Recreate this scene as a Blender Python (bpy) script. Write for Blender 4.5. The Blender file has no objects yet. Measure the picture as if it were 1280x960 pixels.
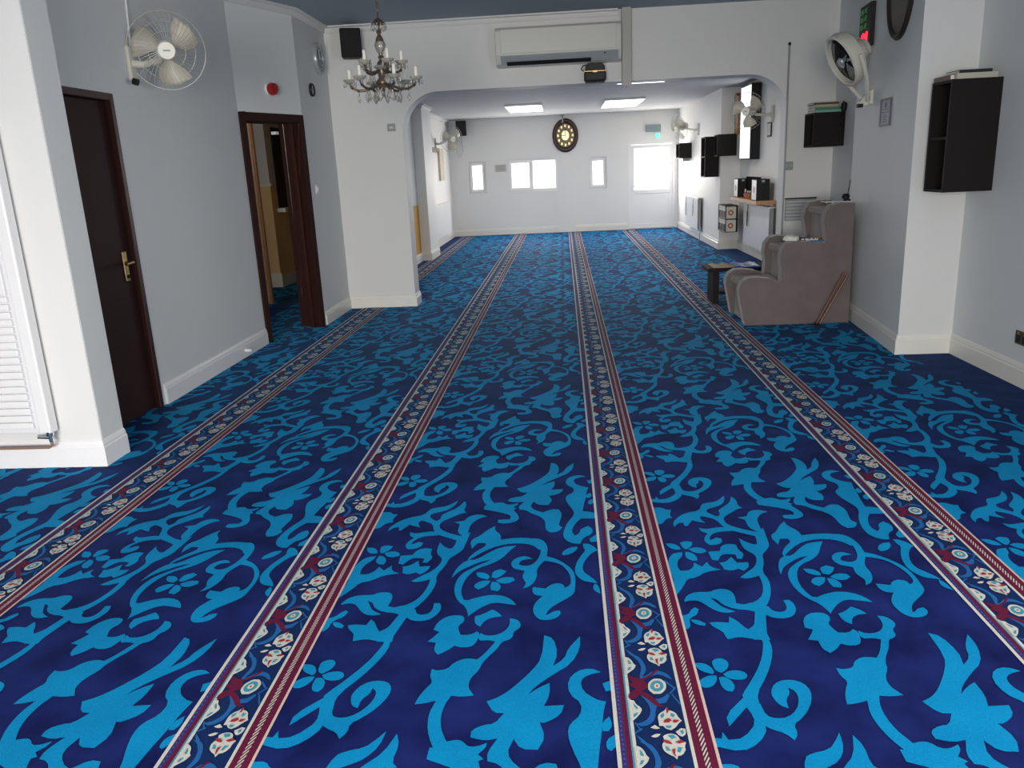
import bpy, bmesh, math, random
from mathutils import Vector, Matrix
from mathutils.geometry import tessellate_polygon
random.seed(7)
SC = bpy.context.scene
COL = SC.collection
PI = math.pi

# ------------------------------------------------------------------ camera
cd = bpy.data.cameras.new('camera'); cam = bpy.data.objects.new('camera', cd); COL.objects.link(cam)
R3 = Matrix(((0.997114, 0.028109, 0.070525), (0.06069, 0.26299, -0.962888), (-0.045613, 0.964389, 0.260525)))
cam.matrix_world = Matrix.Translation((0, 0, 1.5)) @ R3.to_4x4()
cd.sensor_width = 36; cd.lens = 36 * 999.54 / 1280; cd.clip_start = .05; cd.clip_end = 200
SC.camera = cam
# ------------------------------------------------------------------ view, sky, daylight
SC.view_settings.view_transform = 'Standard'; SC.view_settings.look = 'None'
SC.view_settings.gamma = 1; SC.view_settings.use_curve_mapping = False
SC.view_settings.exposure = 0.0
W = bpy.data.worlds.new('overcast_sky'); SC.world = W; W.use_nodes = True
bgn = W.node_tree.nodes['Background']; bgn.inputs[0].default_value = (1, .985, .96, 1); bgn.inputs[1].default_value = SKY = 3.0

def daylight(name, loc, rot, sx, sy, power, col=(1, .955, .895)):
    l = bpy.data.lights.new(name, 'AREA'); l.shape = 'RECTANGLE'; l.size = sx; l.size_y = sy
    l.energy = power; l.color = col
    o = bpy.data.objects.new(name, l); COL.objects.link(o); o.location = loc; o.rotation_euler = rot
    return o
# window behind the photographer (in the back wall opening), and an unseen side window added to brighten the left wall
daylight('daylight_back_window', (-.9, -2.8, 1.45), (PI/2-.30, 0, 0), 3.2, 1.6, 172).data.spread = math.radians(96)
daylight('added_side_light', (2.84, 1.3, 1.55), (0, PI/2, 0), 1.3, 2.2, 72)
# overcast daylight entering by the far windows and the glazed door
daylight('daylight_far_door', (2.03, 18.93, 1.35), (-PI/2, 0, 0), .8, .9, 42)
daylight('daylight_far_window', (-.68, 18.93, 1.33), (-PI/2, 0, 0), 1.05, .65, 42)

# ------------------------------------------------------------------ materials
MATS = {}
def mat(name, col, rough=.6, metal=0, noise=0, nscale=8, bump=0, bscale=200, emit=0, alpha=1, trans=0, sheen=0, spec=.5, ncol=None):
    if name in MATS: return MATS[name]
    m = bpy.data.materials.new(name); m.use_nodes = True; nt = m.node_tree; b = nt.nodes['Principled BSDF']
    b.inputs['Base Color'].default_value = (*col, 1); b.inputs['Roughness'].default_value = rough; b.inputs['Metallic'].default_value = metal
    b.inputs['Specular IOR Level'].default_value = spec
    if trans: b.inputs['Transmission Weight'].default_value = trans
    if sheen: b.inputs['Sheen Weight'].default_value = sheen; b.inputs['Sheen Roughness'].default_value = .4
    if alpha < 1: b.inputs['Alpha'].default_value = alpha
    if emit: b.inputs['Emission Color'].default_value = (*col, 1); b.inputs['Emission Strength'].default_value = emit
    tc = nt.nodes.new('ShaderNodeTexCoord')
    if noise:
        n = nt.nodes.new('ShaderNodeTexNoise'); n.inputs['Scale'].default_value = nscale; n.inputs['Detail'].default_value = 5
        nt.links.new(tc.outputs['Object'], n.inputs['Vector'])
        mx = nt.nodes.new('ShaderNodeMix'); mx.data_type = 'RGBA'
        c2 = ncol or tuple(max(0, c*(1-noise)) for c in col)
        c1 = col if ncol else tuple(min(1, c*(1+noise)) for c in col)
        mx.inputs[6].default_value = (*c1, 1); mx.inputs[7].default_value = (*c2, 1)
        nt.links.new(n.outputs['Fac'], mx.inputs[0]); nt.links.new(mx.outputs[2], b.inputs['Base Color'])
    if bump:
        n2 = nt.nodes.new('ShaderNodeTexNoise'); n2.inputs['Scale'].default_value = bscale; n2.inputs['Detail'].default_value = 3
        nt.links.new(tc.outputs['Object'], n2.inputs['Vector'])
        bp = nt.nodes.new('ShaderNodeBump'); bp.inputs['Strength'].default_value = bump; bp.inputs['Distance'].default_value = .004
        nt.links.new(n2.outputs['Fac'], bp.inputs['Height']); nt.links.new(bp.outputs[0], b.inputs['Normal'])
    MATS[name] = m; return m
M_blue = mat('pale_blue_emulsion', (.68, .70, .705), .6, noise=.03, nscale=1.5, bump=.12, bscale=60)
M_white = mat('white_emulsion', (.70, .70, .695), .6, noise=.02, nscale=1.2, bump=.12, bscale=60)
M_white2 = mat('lighter_white_emulsion', (.82, .81, .79), .6, noise=.02, nscale=1.2, bump=.12, bscale=60)  # paler than the front white, used on rear hall walls
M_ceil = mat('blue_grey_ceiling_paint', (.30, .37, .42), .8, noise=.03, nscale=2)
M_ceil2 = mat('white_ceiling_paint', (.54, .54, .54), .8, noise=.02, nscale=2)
M_trim = mat('cream_gloss_paint', (.78, .77, .72), .35, noise=.03, nscale=5)
M_whitegloss = mat('white_gloss_paint', (.79, .79, .80), .35)
M_mahog = mat('mahogany_stain', (.027, .008, .007), .6, spec=.2, noise=.3, nscale=6)
M_mahog2 = mat('mahogany_frame_stain', (.035, .009, .008), .4, spec=.4)
M_yellow = mat('yellow_dado_paint', (.62, .31, .03), .6)
M_cream = mat('ochre_dado_paint', (.80, .56, .27), .6, noise=.04, nscale=2)
M_brass = mat('brass', (.50, .36, .16), .35, 1)
M_dark = mat('blackbrown_laminate', (.010, .0075, .007), .6, spec=.2, noise=.15, nscale=20)
M_black = mat('black_plastic', (.008, .008, .009), .55, spec=.3)
M_upvc = mat('white_upvc', (.86, .86, .86), .3)
M_fan = mat('off_white_plastic', (.62, .61, .54), .45)
M_fanb = mat('translucent_blade_plastic', (.60, .56, .47), .4, alpha=.8)
M_wire = mat('fan_cage_wire', (.42, .42, .38), .4, .3)
M_chrome = mat('chrome', (.7, .7, .7), .18, 1)
M_silver = mat('silver_plastic', (.42, .45, .47), .3, .3)
M_pine = mat('bare_pine', (.52, .30, .16), .6, noise=.18, nscale=12)
M_oak = mat('oak_board', (.50, .26, .13), .5, noise=.15, nscale=15)
M_copper = mat('painted_copper_pipe', (.34, .2, .15), .45, .4)
M_velvet = mat('grey_brown_velvet', (.150, .122, .120), .9, noise=.22, nscale=7, bump=.25, bscale=90, sheen=.35)
M_velvet2 = mat('grey_brown_velvet_piping', (.21, .175, .165), .9, noise=.15, nscale=9, sheen=.13)
M_paper = mat('paper_white', (.75, .74, .70), .8)
M_cloth = mat('white_lace_cloth', (.72, .70, .66), .9, noise=.3, nscale=60, bump=.5, bscale=300)
M_glass = mat('window_glass', (1, 1, 1), .02, alpha=.12, spec=.5)
M_tube = mat('panel_light_diffuser', (1, .98, .95), .5, emit=6)
M_red = mat('red_plastic', (.32, .006, .008), .35)
M_crystal = mat('crystal_glass', (.85, .83, .80), .04, trans=.75, spec=.8)
M_gilt = mat('aged_gilt_metal', (.15, .115, .085), .35, .6)
M_glassdish = mat('cut_glass_dish', (.55, .54, .47), .15, trans=.4)
M_candle = mat('ivory_candle_sleeve', (.82, .80, .72), .5)
M_grey = mat('mid_grey_plastic', (.30, .31, .31), .5)
M_bookg = mat('green_book_cover', (.06, .20, .13), .5)
M_bookt = mat('tan_book_cover', (.36, .24, .13), .5)
M_bookb = mat('black_book_cover', (.012, .012, .013), .4)
M_blue2 = mat('blue_book_page', (.03, .11, .42), .5, noise=.25, nscale=20)
M_cane = mat('varnished_cane_wood', (.14, .045, .018), .4)
M_dkgreen = mat('display_green', (.02, .2, .03), .4, emit=.25)
M_ledred = mat('display_red', (1, .02, .06), .4, emit=1.3)
M_exit = mat('green_lamp_lens', (.1, 1, .45), .4, emit=1.6)
M_screen_glare = mat('screen_painted_reflection', (.93, .97, 1), .2, emit=1.2)  # emission paints a window reflection onto the screen
M_maroon = mat('walnut_clock_case', (.035, .012, .009), .35, noise=.3, nscale=20)
M_gold = mat('polished_gold_numerals', (.75, .60, .33), .3, .8)
M_face = mat('bronze_dial', (.10, .075, .04), .35, .4)

def carpet(name, col, var, sheen=.13):
    """wool pile: colour with large soft wear variation and tuft relief"""
    m = bpy.data.materials.new(name); m.use_nodes = True; nt = m.node_tree; b = nt.nodes['Principled BSDF']
    b.inputs['Roughness'].default_value = .8; b.inputs['Specular IOR Level'].default_value = .06
    b.inputs['Sheen Weight'].default_value = sheen; b.inputs['Sheen Roughness'].default_value = .22
    b.inputs['Sheen Tint'].default_value = (.2, .65, 1, 1)
    tc = nt.nodes.new('ShaderNodeTexCoord')
    n = nt.nodes.new('ShaderNodeTexNoise'); n.inputs['Scale'].default_value = 5; n.inputs['Detail'].default_value = 4
    nt.links.new(tc.outputs['Object'], n.inputs['Vector'])
    rp = nt.nodes.new('ShaderNodeValToRGB'); rp.color_ramp.elements[0].position = .35; rp.color_ramp.elements[1].position = .75
    rp.color_ramp.elements[0].color = (*col, 1); rp.color_ramp.elements[1].color = (*var, 1)
    nt.links.new(n.outputs['Fac'], rp.inputs[0])
    g = nt.nodes.new('ShaderNodeTexNoise'); g.inputs['Scale'].default_value = 260; g.inputs['Detail'].default_value = 2
    nt.links.new(tc.outputs['Object'], g.inputs['Vector'])
    mr = nt.nodes.new('ShaderNodeMapRange'); mr.inputs[3].default_value = .72; mr.inputs[4].default_value = 1.28
    nt.links.new(g.outputs['Fac'], mr.inputs[0])
    mx = nt.nodes.new('ShaderNodeMix'); mx.data_type = 'RGBA'; mx.blend_type = 'MULTIPLY'; mx.inputs[0].default_value = 1
    nt.links.new(rp.outputs[0], mx.inputs[6]); nt.links.new(mr.outputs[0], mx.inputs[7])
    nt.links.new(mx.outputs[2], b.inputs['Base Color'])
    bp = nt.nodes.new('ShaderNodeBump'); bp.inputs['Strength'].default_value = .35; bp.inputs['Distance'].default_value = .003
    nt.links.new(g.outputs['Fac'], bp.inputs['Height']); nt.links.new(bp.outputs[0], b.inputs['Normal'])
    return m
C_navy = carpet('carpet_navy', (.005, .0085, .068), (.013, .024, .15))
C_blue = carpet('carpet_turquoise', (.002, .205, .445), (.003, .25, .51))
C_mid = carpet('carpet_mid_blue', (.015, .10, .31), (.02, .12, .34))
C_maroon = carpet('carpet_maroon', (.105, .009, .035), (.12, .012, .04))
C_red = carpet('carpet_red', (.30, .02, .035), (.34, .03, .04))
C_white = carpet('carpet_ivory', (.50, .50, .46), (.56, .55, .50))
C_pink = carpet('carpet_pink_ivory', (.56, .42, .38), (.60, .45, .40))
C_teal = carpet('carpet_teal', (.05, .24, .32), (.06, .27, .36))
C_purple = carpet('carpet_purple', (.05, .025, .12), (.06, .03, .14))
C_bordernavy = carpet('carpet_border_navy', (.006, .020, .085), (.008, .024, .10))

# ------------------------------------------------------------------ mesh helpers
class MB:
    def __init__(s): s.v = []; s.f = []; s.m = []
    def add(s, vs, fs, mi=0):
        o = len(s.v); s.v += [tuple(v) for v in vs]; s.f += [tuple(i+o for i in f) for f in fs]; s.m += [mi]*len(fs); return s
    def box(s, x0, x1, y0, y1, z0, z1, mi=0, M=None):
        vs = [Vector((x, y, z)) for x in (x0, x1) for y in (y0, y1) for z in (z0, z1)]
        if M: vs = [M @ v for v in vs]
        return s.add(vs, [(0,1,3,2), (4,6,7,5), (0,4,5,1), (2,3,7,6), (0,2,6,4), (1,5,7,3)], mi)
    def tube(s, pts, r, n=8, mi=0, closed=False):
        pts = [Vector(p) for p in pts]; N = len(pts); rs = r if isinstance(r, (list, tuple)) else [r]*N
        vs = []; up = None
        for i, p in enumerate(pts):
            if closed: d = pts[(i+1) % N] - pts[i-1]
            else: d = pts[min(i+1, N-1)] - pts[max(i-1, 0)]
            d.normalize()
            if up is None: up = Vector((0,0,1)) if abs(d.z) < .9 else Vector((1,0,0))
            a = d.cross(up)
            if a.length < 1e-5: a = d.cross(Vector((0,1,0)))
            a.normalize(); b = a.cross(d); up = b
            for k in range(n):
                t = 2*PI*k/n; vs.append(p + (a*math.cos(t) + b*math.sin(t))*rs[i])
        fs = []
        for i in range(N if closed else N-1):
            j = (i+1) % N
            for k in range(n): fs.append((i*n+k, i*n+(k+1) % n, j*n+(k+1) % n, j*n+k))
        if not closed: fs += [tuple(range(n))[::-1], tuple((N-1)*n+k for k in range(n))]
        return s.add(vs, fs, mi)
    def lathe(s, prof, c=(0,0,0), n=20, M=None, mi=0):
        """profile (r, z) revolved about Z, placed by M or at c"""
        T = M or Matrix.Translation(c); vs = []; fs = []
        for r, z in prof:
            for k in range(n): t = 2*PI*k/n; vs.append(T @ Vector((r*math.cos(t), r*math.sin(t), z)))
        for i in range(len(prof)-1):
            for k in range(n): fs.append((i*n+k, i*n+(k+1) % n, (i+1)*n+(k+1) % n, (i+1)*n+k))
        cl_ = prof[0] == prof[-1]
        if prof[0][0] > 1e-6 and not cl_: fs.append(tuple(range(n))[::-1])
        if prof[-1][0] > 1e-6 and not cl_: fs.append(tuple((len(prof)-1)*n+k for k in range(n)))
        return s.add(vs, fs, mi)
    def prism(s, poly, f0, f1, mi=0):
        """poly list of 2D pts; f0/f1 map (a,b) to 3D on either side"""
        n = len(poly); vs = [f0(*p) for p in poly] + [f1(*p) for p in poly]
        tris = tessellate_polygon([[Vector((a, b, 0)) for a, b in poly]])
        fs = [tuple(t) for t in tris] + [tuple(i+n for i in t)[::-1] for t in tris]
        fs += [(i, (i+1) % n, (i+1) % n+n, i+n) for i in range(n)]
        return s.add(vs, fs, mi)
    def build(s, name, mats, parent=None, smooth=False, bevel=0, seg=2, recalc=True, subd=0):
        me = bpy.data.meshes.new(name); me.from_pydata(s.v, [], s.f)
        if not isinstance(mats, (list, tuple)): mats = [mats]
        for m in mats: me.materials.append(m)
        if len(mats) > 1: me.polygons.foreach_set('material_index', s.m)
        if recalc:
            bm = bmesh.new(); bm.from_mesh(me); bmesh.ops.remove_doubles(bm, verts=bm.verts, dist=1e-6)
            bmesh.ops.recalc_face_normals(bm, faces=bm.faces); bm.to_mesh(me); bm.free()
        me.update()
        o = bpy.data.objects.new(name, me); COL.objects.link(o)
        if smooth:
            me.shade_smooth()
            try: me.set_sharp_from_angle(angle=math.radians(smooth if smooth > 1 else 40))
            except Exception: pass
        if bevel:
            md = o.modifiers.new('bevel', 'BEVEL'); md.width = bevel; md.segments = seg; md.limit_method = 'ANGLE'; md.angle_limit = math.radians(35)
        if subd:
            md = o.modifiers.new('sub', 'SUBSURF'); md.levels = md.render_levels = subd
        if parent: o.parent = parent
        return o
def tag(o, label=None, cat=None, group=None, kind=None):
    if label: o['label'] = label
    if cat: o['category'] = cat
    if group: o['group'] = group
    if kind: o['kind'] = kind
    return o
def empty(name, loc, label, cat, group=None, rz=0):
    o = bpy.data.objects.new(name, None); COL.objects.link(o); o.location = loc; o.rotation_euler = (0, 0, rz)
    o.empty_display_size = .1
    return tag(o, label, cat, group)
def struct(o, label=None, cat=None): return tag(o, label, cat, kind='structure')
def box(name, m, x0, x1, y0, y1, z0, z1, parent=None, bevel=0, **k):
    return MB().box(x0, x1, y0, y1, z0, z1).build(name, m, parent, bevel=bevel, **k)
def frame_to(p, d, up=Vector((0,0,1))):
    """matrix whose local Z points along d, placed at p"""
    z = Vector(d).normalized(); x = up.cross(z)
    if x.length < 1e-4: x = Vector((1,0,0))
    x.normalize(); y = z.cross(x)
    return Matrix.Translation(p) @ Matrix((x, y, z)).transposed().to_4x4()
def dup(root):
    def cp(o, par):
        c = o.copy(); COL.objects.link(c); c.parent = par
        for ch in o.children: cp(ch, c)
        return c
    return cp(root, None)

# ================================================================== STRUCTURE
# ---------------- carpeted floor (one object: carpet weave as raised pile of different yarns)
TILE = [[763,3277,789,3304,822,3306,852,3284,819,3267,789,3214,784,3170,782,3069,785,2994,778,2955,750,2911,721,2874,703,2894,681,2926,673,2958,675,3034,696,2997,724,2974,740,2983,744,3036,743,3071,762,3091,737,3128,737,3186,739,3209,709,3229,742,3239,755,3243],[771,3087,742,3096,699,3122,657,3160,646,3205,657,3242,693,3280,727,3318,755,3330,737,3350,744,3416,729,3459,707,3384,665,3337,641,3305,645,3266,628,3243,612,3259,588,3292,597,3323,626,3338,663,3361,691,3410,697,3469,677,3436,651,3403,602,3389,579,3373,562,3309,500,3287,462,3250,429,3190,430,3146,449,3182,472,3189,475,3154,486,3154,514,3210,540,3193,566,3181,548,3226,559,3251,583,3240,616,3213,630,3153,644,3114,691,3084,744,3050],[651,3131,628,3139,595,3133,556,3120,530,3135,534,3099,558,3080,537,3043,533,3002,549,2975,582,2978,603,3000,604,3031,585,3041,567,3024,557,3019,559,3049,583,3083,613,3096,657,3099],[375,2994,405,2993,426,2966,428,2940,401,2940,383,2960],[433,2999,456,3014,482,3004,477,2971,452,2942,438,2948],[458,2945,493,2960,523,2943,526,2918,502,2903,474,2913],[443,2920,465,2913,481,2881,478,2846,455,2845,436,2876],[431,2917,409,2912,389,2904,367,2855,355,2760,371,2714,358,2641,366,2592,399,2654,418,2705,452,2712,496,2757,554,2771,518,2795,513,2835,488,2796,463,2828,453,2789,430,2766,401,2767,395,2806,405,2854,424,2878],[531,2917,579,2924,591,2967,622,2984,652,2974,651,2931,667,2897,650,2856,631,2856,634,2889,605,2898,577,2891,556,2842,535,2851],[557,2826,585,2833,612,2873,625,2824,667,2828,663,2791,638,2761,619,2777,593,2762,566,2773,564,2802],[753,3070,794,3126,783,2979,763,2928,733,2886,728,2829,702,2752,713,2692,700,2606,675,2539,652,2500,635,2412,614,2307,570,2308,613,2475,592,2485,555,2501,594,2527,631,2539,666,2586,684,2663,684,2722,639,2700,612,2709,642,2745,685,2791,705,2846,707,2887,682,2930,673,2982,676,3033,701,2982,734,2972],[509,3607,482,3621,411,3539,412,3491,476,3572,491,3511,441,3444,399,3438,389,3469,382,3442,355,3447,360,3413,425,3392,479,3426,515,3486],[359,3347,398,3349,417,3323,439,3322,426,3269,434,3238,405,3229,386,3179,356,3170,352,3251],[810,3059,837,3086,864,3142,895,3184,899,3137,926,3098,930,3050,993,3066,1063,3060,1106,3022,1119,2969,1094,2952,1066,2997,1017,3016,952,3009,896,2976,839,2909,813,2868,811,2893,838,2951,873,2994,868,3021,837,3022,816,2969,811,2996,805,3023],[769,2781,788,2844,815,2876,845,2875,894,2941,937,2983,998,2994,970,2939,951,2889,911,2841,864,2810,833,2764,813,2689,814,2618,831,2569,876,2562,866,2496,861,2458,844,2523,813,2556,789,2618,784,2690,795,2750,823,2795,905,2873,863,2858,813,2811,786,2781,765,2728],[857,2771,890,2770,913,2739,904,2717,871,2730,859,2751],[918,2777,949,2795,973,2779,959,2746,937,2724,918,2732],[936,2709,966,2733,1000,2730,1009,2707,985,2683,951,2686],[922,2699,946,2694,962,2657,950,2629,924,2637,919,2665],[917,2705,905,2666,877,2642,857,2659,862,2688,890,2710],[829,3404,881,3401,923,3355,967,3375,967,3343,991,3289,996,3247,975,3217,934,3203,904,3216,903,3244,929,3249,954,3249,960,3284,929,3312,883,3336,828,3360],[966,3597,999,3615,1037,3656,1094,3744,1122,3810,1127,3937,1158,3920,1173,3834,1158,3767,1194,3806,1205,3860,1245,3929,1244,3858,1214,3777,1161,3727,1106,3665,1086,3628,1120,3664,1149,3683,1150,3625,1134,3576,1192,3581,1183,3538,1141,3504,1124,3505,1141,3446,1122,3397,1075,3399,1055,3439,1039,3383,1065,3339,1101,3316,1138,3351,1171,3345,1187,3291,1176,3220,1171,3180,1188,3160,1169,3116,1135,3110,1114,3143,1114,3222,1089,3274,1048,3307,1020,3345,991,3353,987,3386,1011,3441,977,3431,936,3444,935,3474,968,3496,996,3499,1022,3545,990,3547],[652,2509,665,2509,673,2480,695,2470,718,2479,728,2508,726,2548,747,2549,757,2522,754,2484,734,2446,705,2431,671,2433,650,2447,639,2466],[385,2554,401,2589,435,2609,488,2608,502,2624,535,2631,559,2617,567,2581,561,2531,586,2520,612,2525,635,2544,629,2486,608,2483,549,2492,514,2521,500,2557,479,2567,496,2532,511,2502,549,2477,524,2468,495,2473,469,2498,449,2532,431,2551,405,2551,386,2542],[448,2409,474,2413,512,2408,520,2445,540,2421,553,2389,567,2367,589,2389,605,2425,614,2486,649,2485,634,2424,620,2353,623,2306,596,2304,561,2315,529,2324,489,2311,484,2337,482,2355,454,2386],[355,2452,387,2461,399,2489,414,2505,426,2494,417,2460,394,2442,383,2423,384,2391,370,2369,358,2383],[389,2428,412,2427,435,2404,430,2389,406,2396,392,2414],[616,2487,647,2462,623,2376,617,2313,619,2263,601,2199,567,2119,518,2035,514,1981,521,1939,497,1907,482,1922,487,1981,475,2017,475,2030,519,2100,561,2179,584,2242,600,2307,586,2371],[500,1990,517,1990,521,1939,545,1926,578,1931,612,1964,630,2008,631,2044,614,2062,612,2035,593,2008,591,1969,570,1981,558,2017,560,2044,578,2081,612,2100,651,2095,672,2067,672,2026,650,1973,615,1926,586,1902,588,1866,572,1839,556,1866,523,1882,497,1907,488,1939],[758,2423,785,2460,821,2468,845,2459,851,2428,832,2398,837,2374,847,2345,879,2344,901,2364,912,2350,903,2293,886,2274,854,2272,836,2283,811,2251,787,2233,770,2256,771,2300,741,2306,759,2334,773,2363,751,2375],[884,2458,908,2470,941,2502,964,2482,978,2457,947,2451,921,2433,908,2393,886,2415],[851,2569,885,2589,931,2604,976,2594,1007,2566,1024,2529,985,2540,941,2550,904,2522,875,2483,859,2458,854,2509],[914,2356,933,2338,972,2343,999,2372,1009,2407,1006,2444,1033,2437,1047,2407,1044,2383,1023,2360,1024,2331,1010,2312,991,2306,975,2260,950,2218,934,2182,930,2152,906,2108,904,2066,917,2043,926,2027,892,2021,858,2025,844,1982,841,1931,849,1883,865,1844,872,1830,898,1838,916,1833,932,1811,957,1811,983,1826,982,1807,963,1782,980,1764,941,1743,909,1760,868,1778,842,1799,820,1848,808,1898,805,1948,817,2003,782,1990,756,1986,763,2025,778,2062,793,2090,780,2118,780,2156,801,2148,831,2158,844,2188,869,2208,894,2212,917,2206,940,2239,967,2304,949,2313,917,2310,907,2327],[362,2183,391,2183,410,2163,416,2137,408,2126,379,2141,366,2160],[418,2194,436,2208,456,2206,468,2182,457,2152,436,2133,420,2145,416,2175],[439,2126,460,2144,492,2146,508,2133,510,2115,495,2099,465,2100,449,2108],[424,2111,441,2115,458,2097,463,2065,451,2044,433,2047,422,2072],[418,2119,417,2100,403,2072,379,2059,361,2069,360,2090,379,2111,400,2121],[1053,3056,1089,3055,1115,3026,1129,2966,1125,2896,1164,2873,1202,2827,1228,2779,1237,2717,1234,2652,1231,2610,1211,2579,1172,2540,1143,2506,1129,2464,1140,2468,1155,2487,1177,2492,1183,2472,1169,2445,1142,2431,1113,2432,1093,2455,1084,2493,1086,2532,1104,2571,1117,2591,1088,2597,1077,2623,1079,2655,1103,2649,1126,2643,1142,2670,1168,2683,1191,2674,1196,2647,1215,2663,1220,2695,1217,2740,1203,2786,1181,2828,1154,2846,1117,2859,1095,2812,1088,2777,1092,2743,1085,2698,1066,2660,1041,2645,1053,2682,1044,2704,1035,2733,1042,2778,1023,2788,999,2797,986,2827,989,2863,1013,2893,1044,2901,1070,2875,1046,2874,1023,2862,1016,2832,1034,2819,1059,2819,1083,2848,1097,2897,1102,2954,1089,3000,1043,3022],[1191,2939,1217,2970,1248,2976,1247,2950,1221,2912,1191,2901,1184,2913],[1272,3001,1293,3001,1316,2974,1329,2941,1307,2922,1284,2879,1265,2819,1266,2767,1286,2738,1308,2704,1317,2677,1300,2685,1267,2694,1244,2728,1234,2768,1240,2832,1259,2892,1281,2942,1272,2962],[1307,2677,1320,2660,1324,2623,1325,2603,1307,2619,1298,2645],[1299,3048,1316,3061,1323,3020,1303,3014],[1203,3695,1232,3743,1275,3756,1305,3735,1264,3721,1241,3693,1247,3645,1283,3606,1313,3595,1302,3541,1295,3462,1285,3395,1278,3322,1313,3312,1339,3295,1346,3248,1313,3242,1269,3244,1242,3192,1225,3120,1239,3077,1259,3097,1265,3140,1297,3168,1316,3138,1312,3089,1273,3055,1261,3002,1235,3002,1208,3023,1190,3065,1194,3135,1210,3208,1240,3284,1237,3331,1214,3398,1201,3458,1208,3501,1239,3535,1243,3589,1207,3628],[1297,3505,1319,3531,1326,3495,1314,3470,1298,3470],[1306,3436,1330,3457,1335,3417,1317,3393,1304,3402],[1307,3680,1333,3694,1336,3650,1315,3641],[1302,3047,1330,3088,1339,3060,1335,3019,1311,3017]]
STRIPE = {"blue":[[162,2230,188,2224,204,2198,212,2163,211,2141,196,2111,210,2118,230,2140,253,2142,274,2125,284,2100,275,2103,255,2122,233,2122,208,2104,188,2100,190,2122,198,2156,194,2186,182,2212],[183,2026,199,2012,220,2006,244,2012,262,2033,267,2023,253,1992,231,1986,219,1960,215,1921,196,1897,175,1890,159,1901,176,1906,194,1921,205,1947,204,1979,194,2006],[159,1909,173,1875,170,1871,156,1904],[152,1866,174,1884,176,1879,154,1860],[261,2096,287,2060,284,2054,258,2090],[288,2064,266,2033,269,2029,291,2059],[275,2033,294,1986,290,1982,272,2027],[156,1857,170,1843,183,1825,197,1797,210,1769,199,1775,183,1808,165,1834]],"red":[[154,2122,169,2110,193,2102,219,2118,238,2146,249,2146,228,2118,198,2093,209,2075,207,2057,189,2043,214,2026,235,1982,247,1979,237,1971,221,1976,203,2006,183,2026,169,2012,160,2006,148,2012,150,2033,173,2054,156,2068,154,2082,166,2082,159,2096]],"white":[[148,2212,161,2209,172,2193,175,2177,182,2167,176,2150,166,2139,154,2126,148,2127],[148,2004,162,1999,167,1982,176,1973,182,1960,177,1947,166,1928,154,1914,147,1916],[262,2064,259,2050,251,2039,242,2029,231,2029,221,2029,214,2039,208,2050,209,2064,211,2079,219,2090,228,2100,239,2101,250,2100,257,2090,263,2079],[222,1931,232,1947,242,1953,252,1969,255,1956,265,1953,274,1944,278,1928,286,1912,276,1902,266,1885,252,1874,239,1879,232,1891,222,1891,222,1909],[227,1849,236,1858,253,1861,267,1852,271,1834,285,1826,279,1809,281,1798,269,1778,257,1775,253,1762,247,1772,234,1781,222,1794,220,1817,229,1831],[197,1884,210,1895,223,1881,210,1877],[195,1849,210,1860,222,1858,213,1846,202,1844],[263,1867,280,1882,291,1879,290,1858,279,1848,271,1852]],"teal":[[160,2196,167,2185,169,2171,160,2175],[159,2156,168,2157,162,2142,155,2141],[158,1986,168,1973,171,1959,162,1966],[157,1940,170,1947,162,1929,154,1926],[255,2064,252,2053,245,2044,237,2039,228,2039,221,2044,216,2053,215,2064,219,2076,225,2085,234,2090,243,2090,250,2085,254,2075],[229,1934,240,1944,241,1931,232,1921],[259,1944,271,1937,265,1925,258,1931],[240,1891,256,1891,251,1880,241,1882],[239,1852,256,1855,262,1843,249,1837],[228,1811,237,1806,240,1792,230,1794],[261,1806,273,1806,264,1786,257,1789],[274,1868,283,1874,285,1862,279,1856]],"white2":[[245,2064,241,2055,234,2052,227,2055,226,2064,229,2073,237,2077,243,2073]],"red2":[[239,1915,252,1921,259,1912,250,1902,235,1903],[249,1963,254,1966,255,1947,248,1940],[264,1915,280,1912,270,1902,260,1904],[225,1834,241,1831,249,1817,235,1819,226,1826],[256,1826,273,1834,284,1826,267,1819],[244,1797,254,1800,250,1781,253,1767,246,1778],[239,2064,237,2060,233,2060,232,2064,234,2068,237,2068]]}
P = 1.597; PM = P/4; PITCH = 1.231; SX0 = .099; SW = .265
def soften(p, lim=62):
    q = []; n = len(p)
    for i in range(n):
        a, b, c = Vector(p[i-1]), Vector(p[i]), Vector(p[(i+1) % n])
        u = b-a; v = c-b
        if u.length < 1e-6 or v.length < 1e-6: continue
        if math.degrees(u.angle(v)) < lim: q += [tuple(b-u*.26), tuple(b+v*.26)]
        else: q.append(tuple(b))
    return q
def tri2(p): return [tuple(t) for t in tessellate_polygon([[Vector((a, b, 0)) for a, b in p]])]
def unpack(l): return [(l[i]/1000, l[i+1]/1000) for i in range(0, len(l), 2)]
tiles = []
for l in TILE:
    p = soften(unpack(l)); tiles.append((p, tri2(p)))
fv = []; ff = []; fm = []
def emitp(pts, tris, z, mi):
    o = len(fv); fv.extend((x, y, z) for x, y in pts)
    for t in tris:
        a, b, c = (pts[i] for i in t)
        if (b[0]-a[0])*(c[1]-a[1])-(b[1]-a[1])*(c[0]-a[0]) < 0: t = t[::-1]
        ff.append(tuple(i+o for i in t)); fm.append(mi)
def rect(x0, x1, y0, y1, z, mi): emitp([(x0,y0),(x1,y0),(x1,y1),(x0,y1)], [(0,1,2),(0,2,3)], z, mi)
def warp(y): return y if y < 4.6 else 4.6+(y-4.6)*.965
rect(-5.6, 3.1, -3.0, 19.05, 0, 0)
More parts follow.
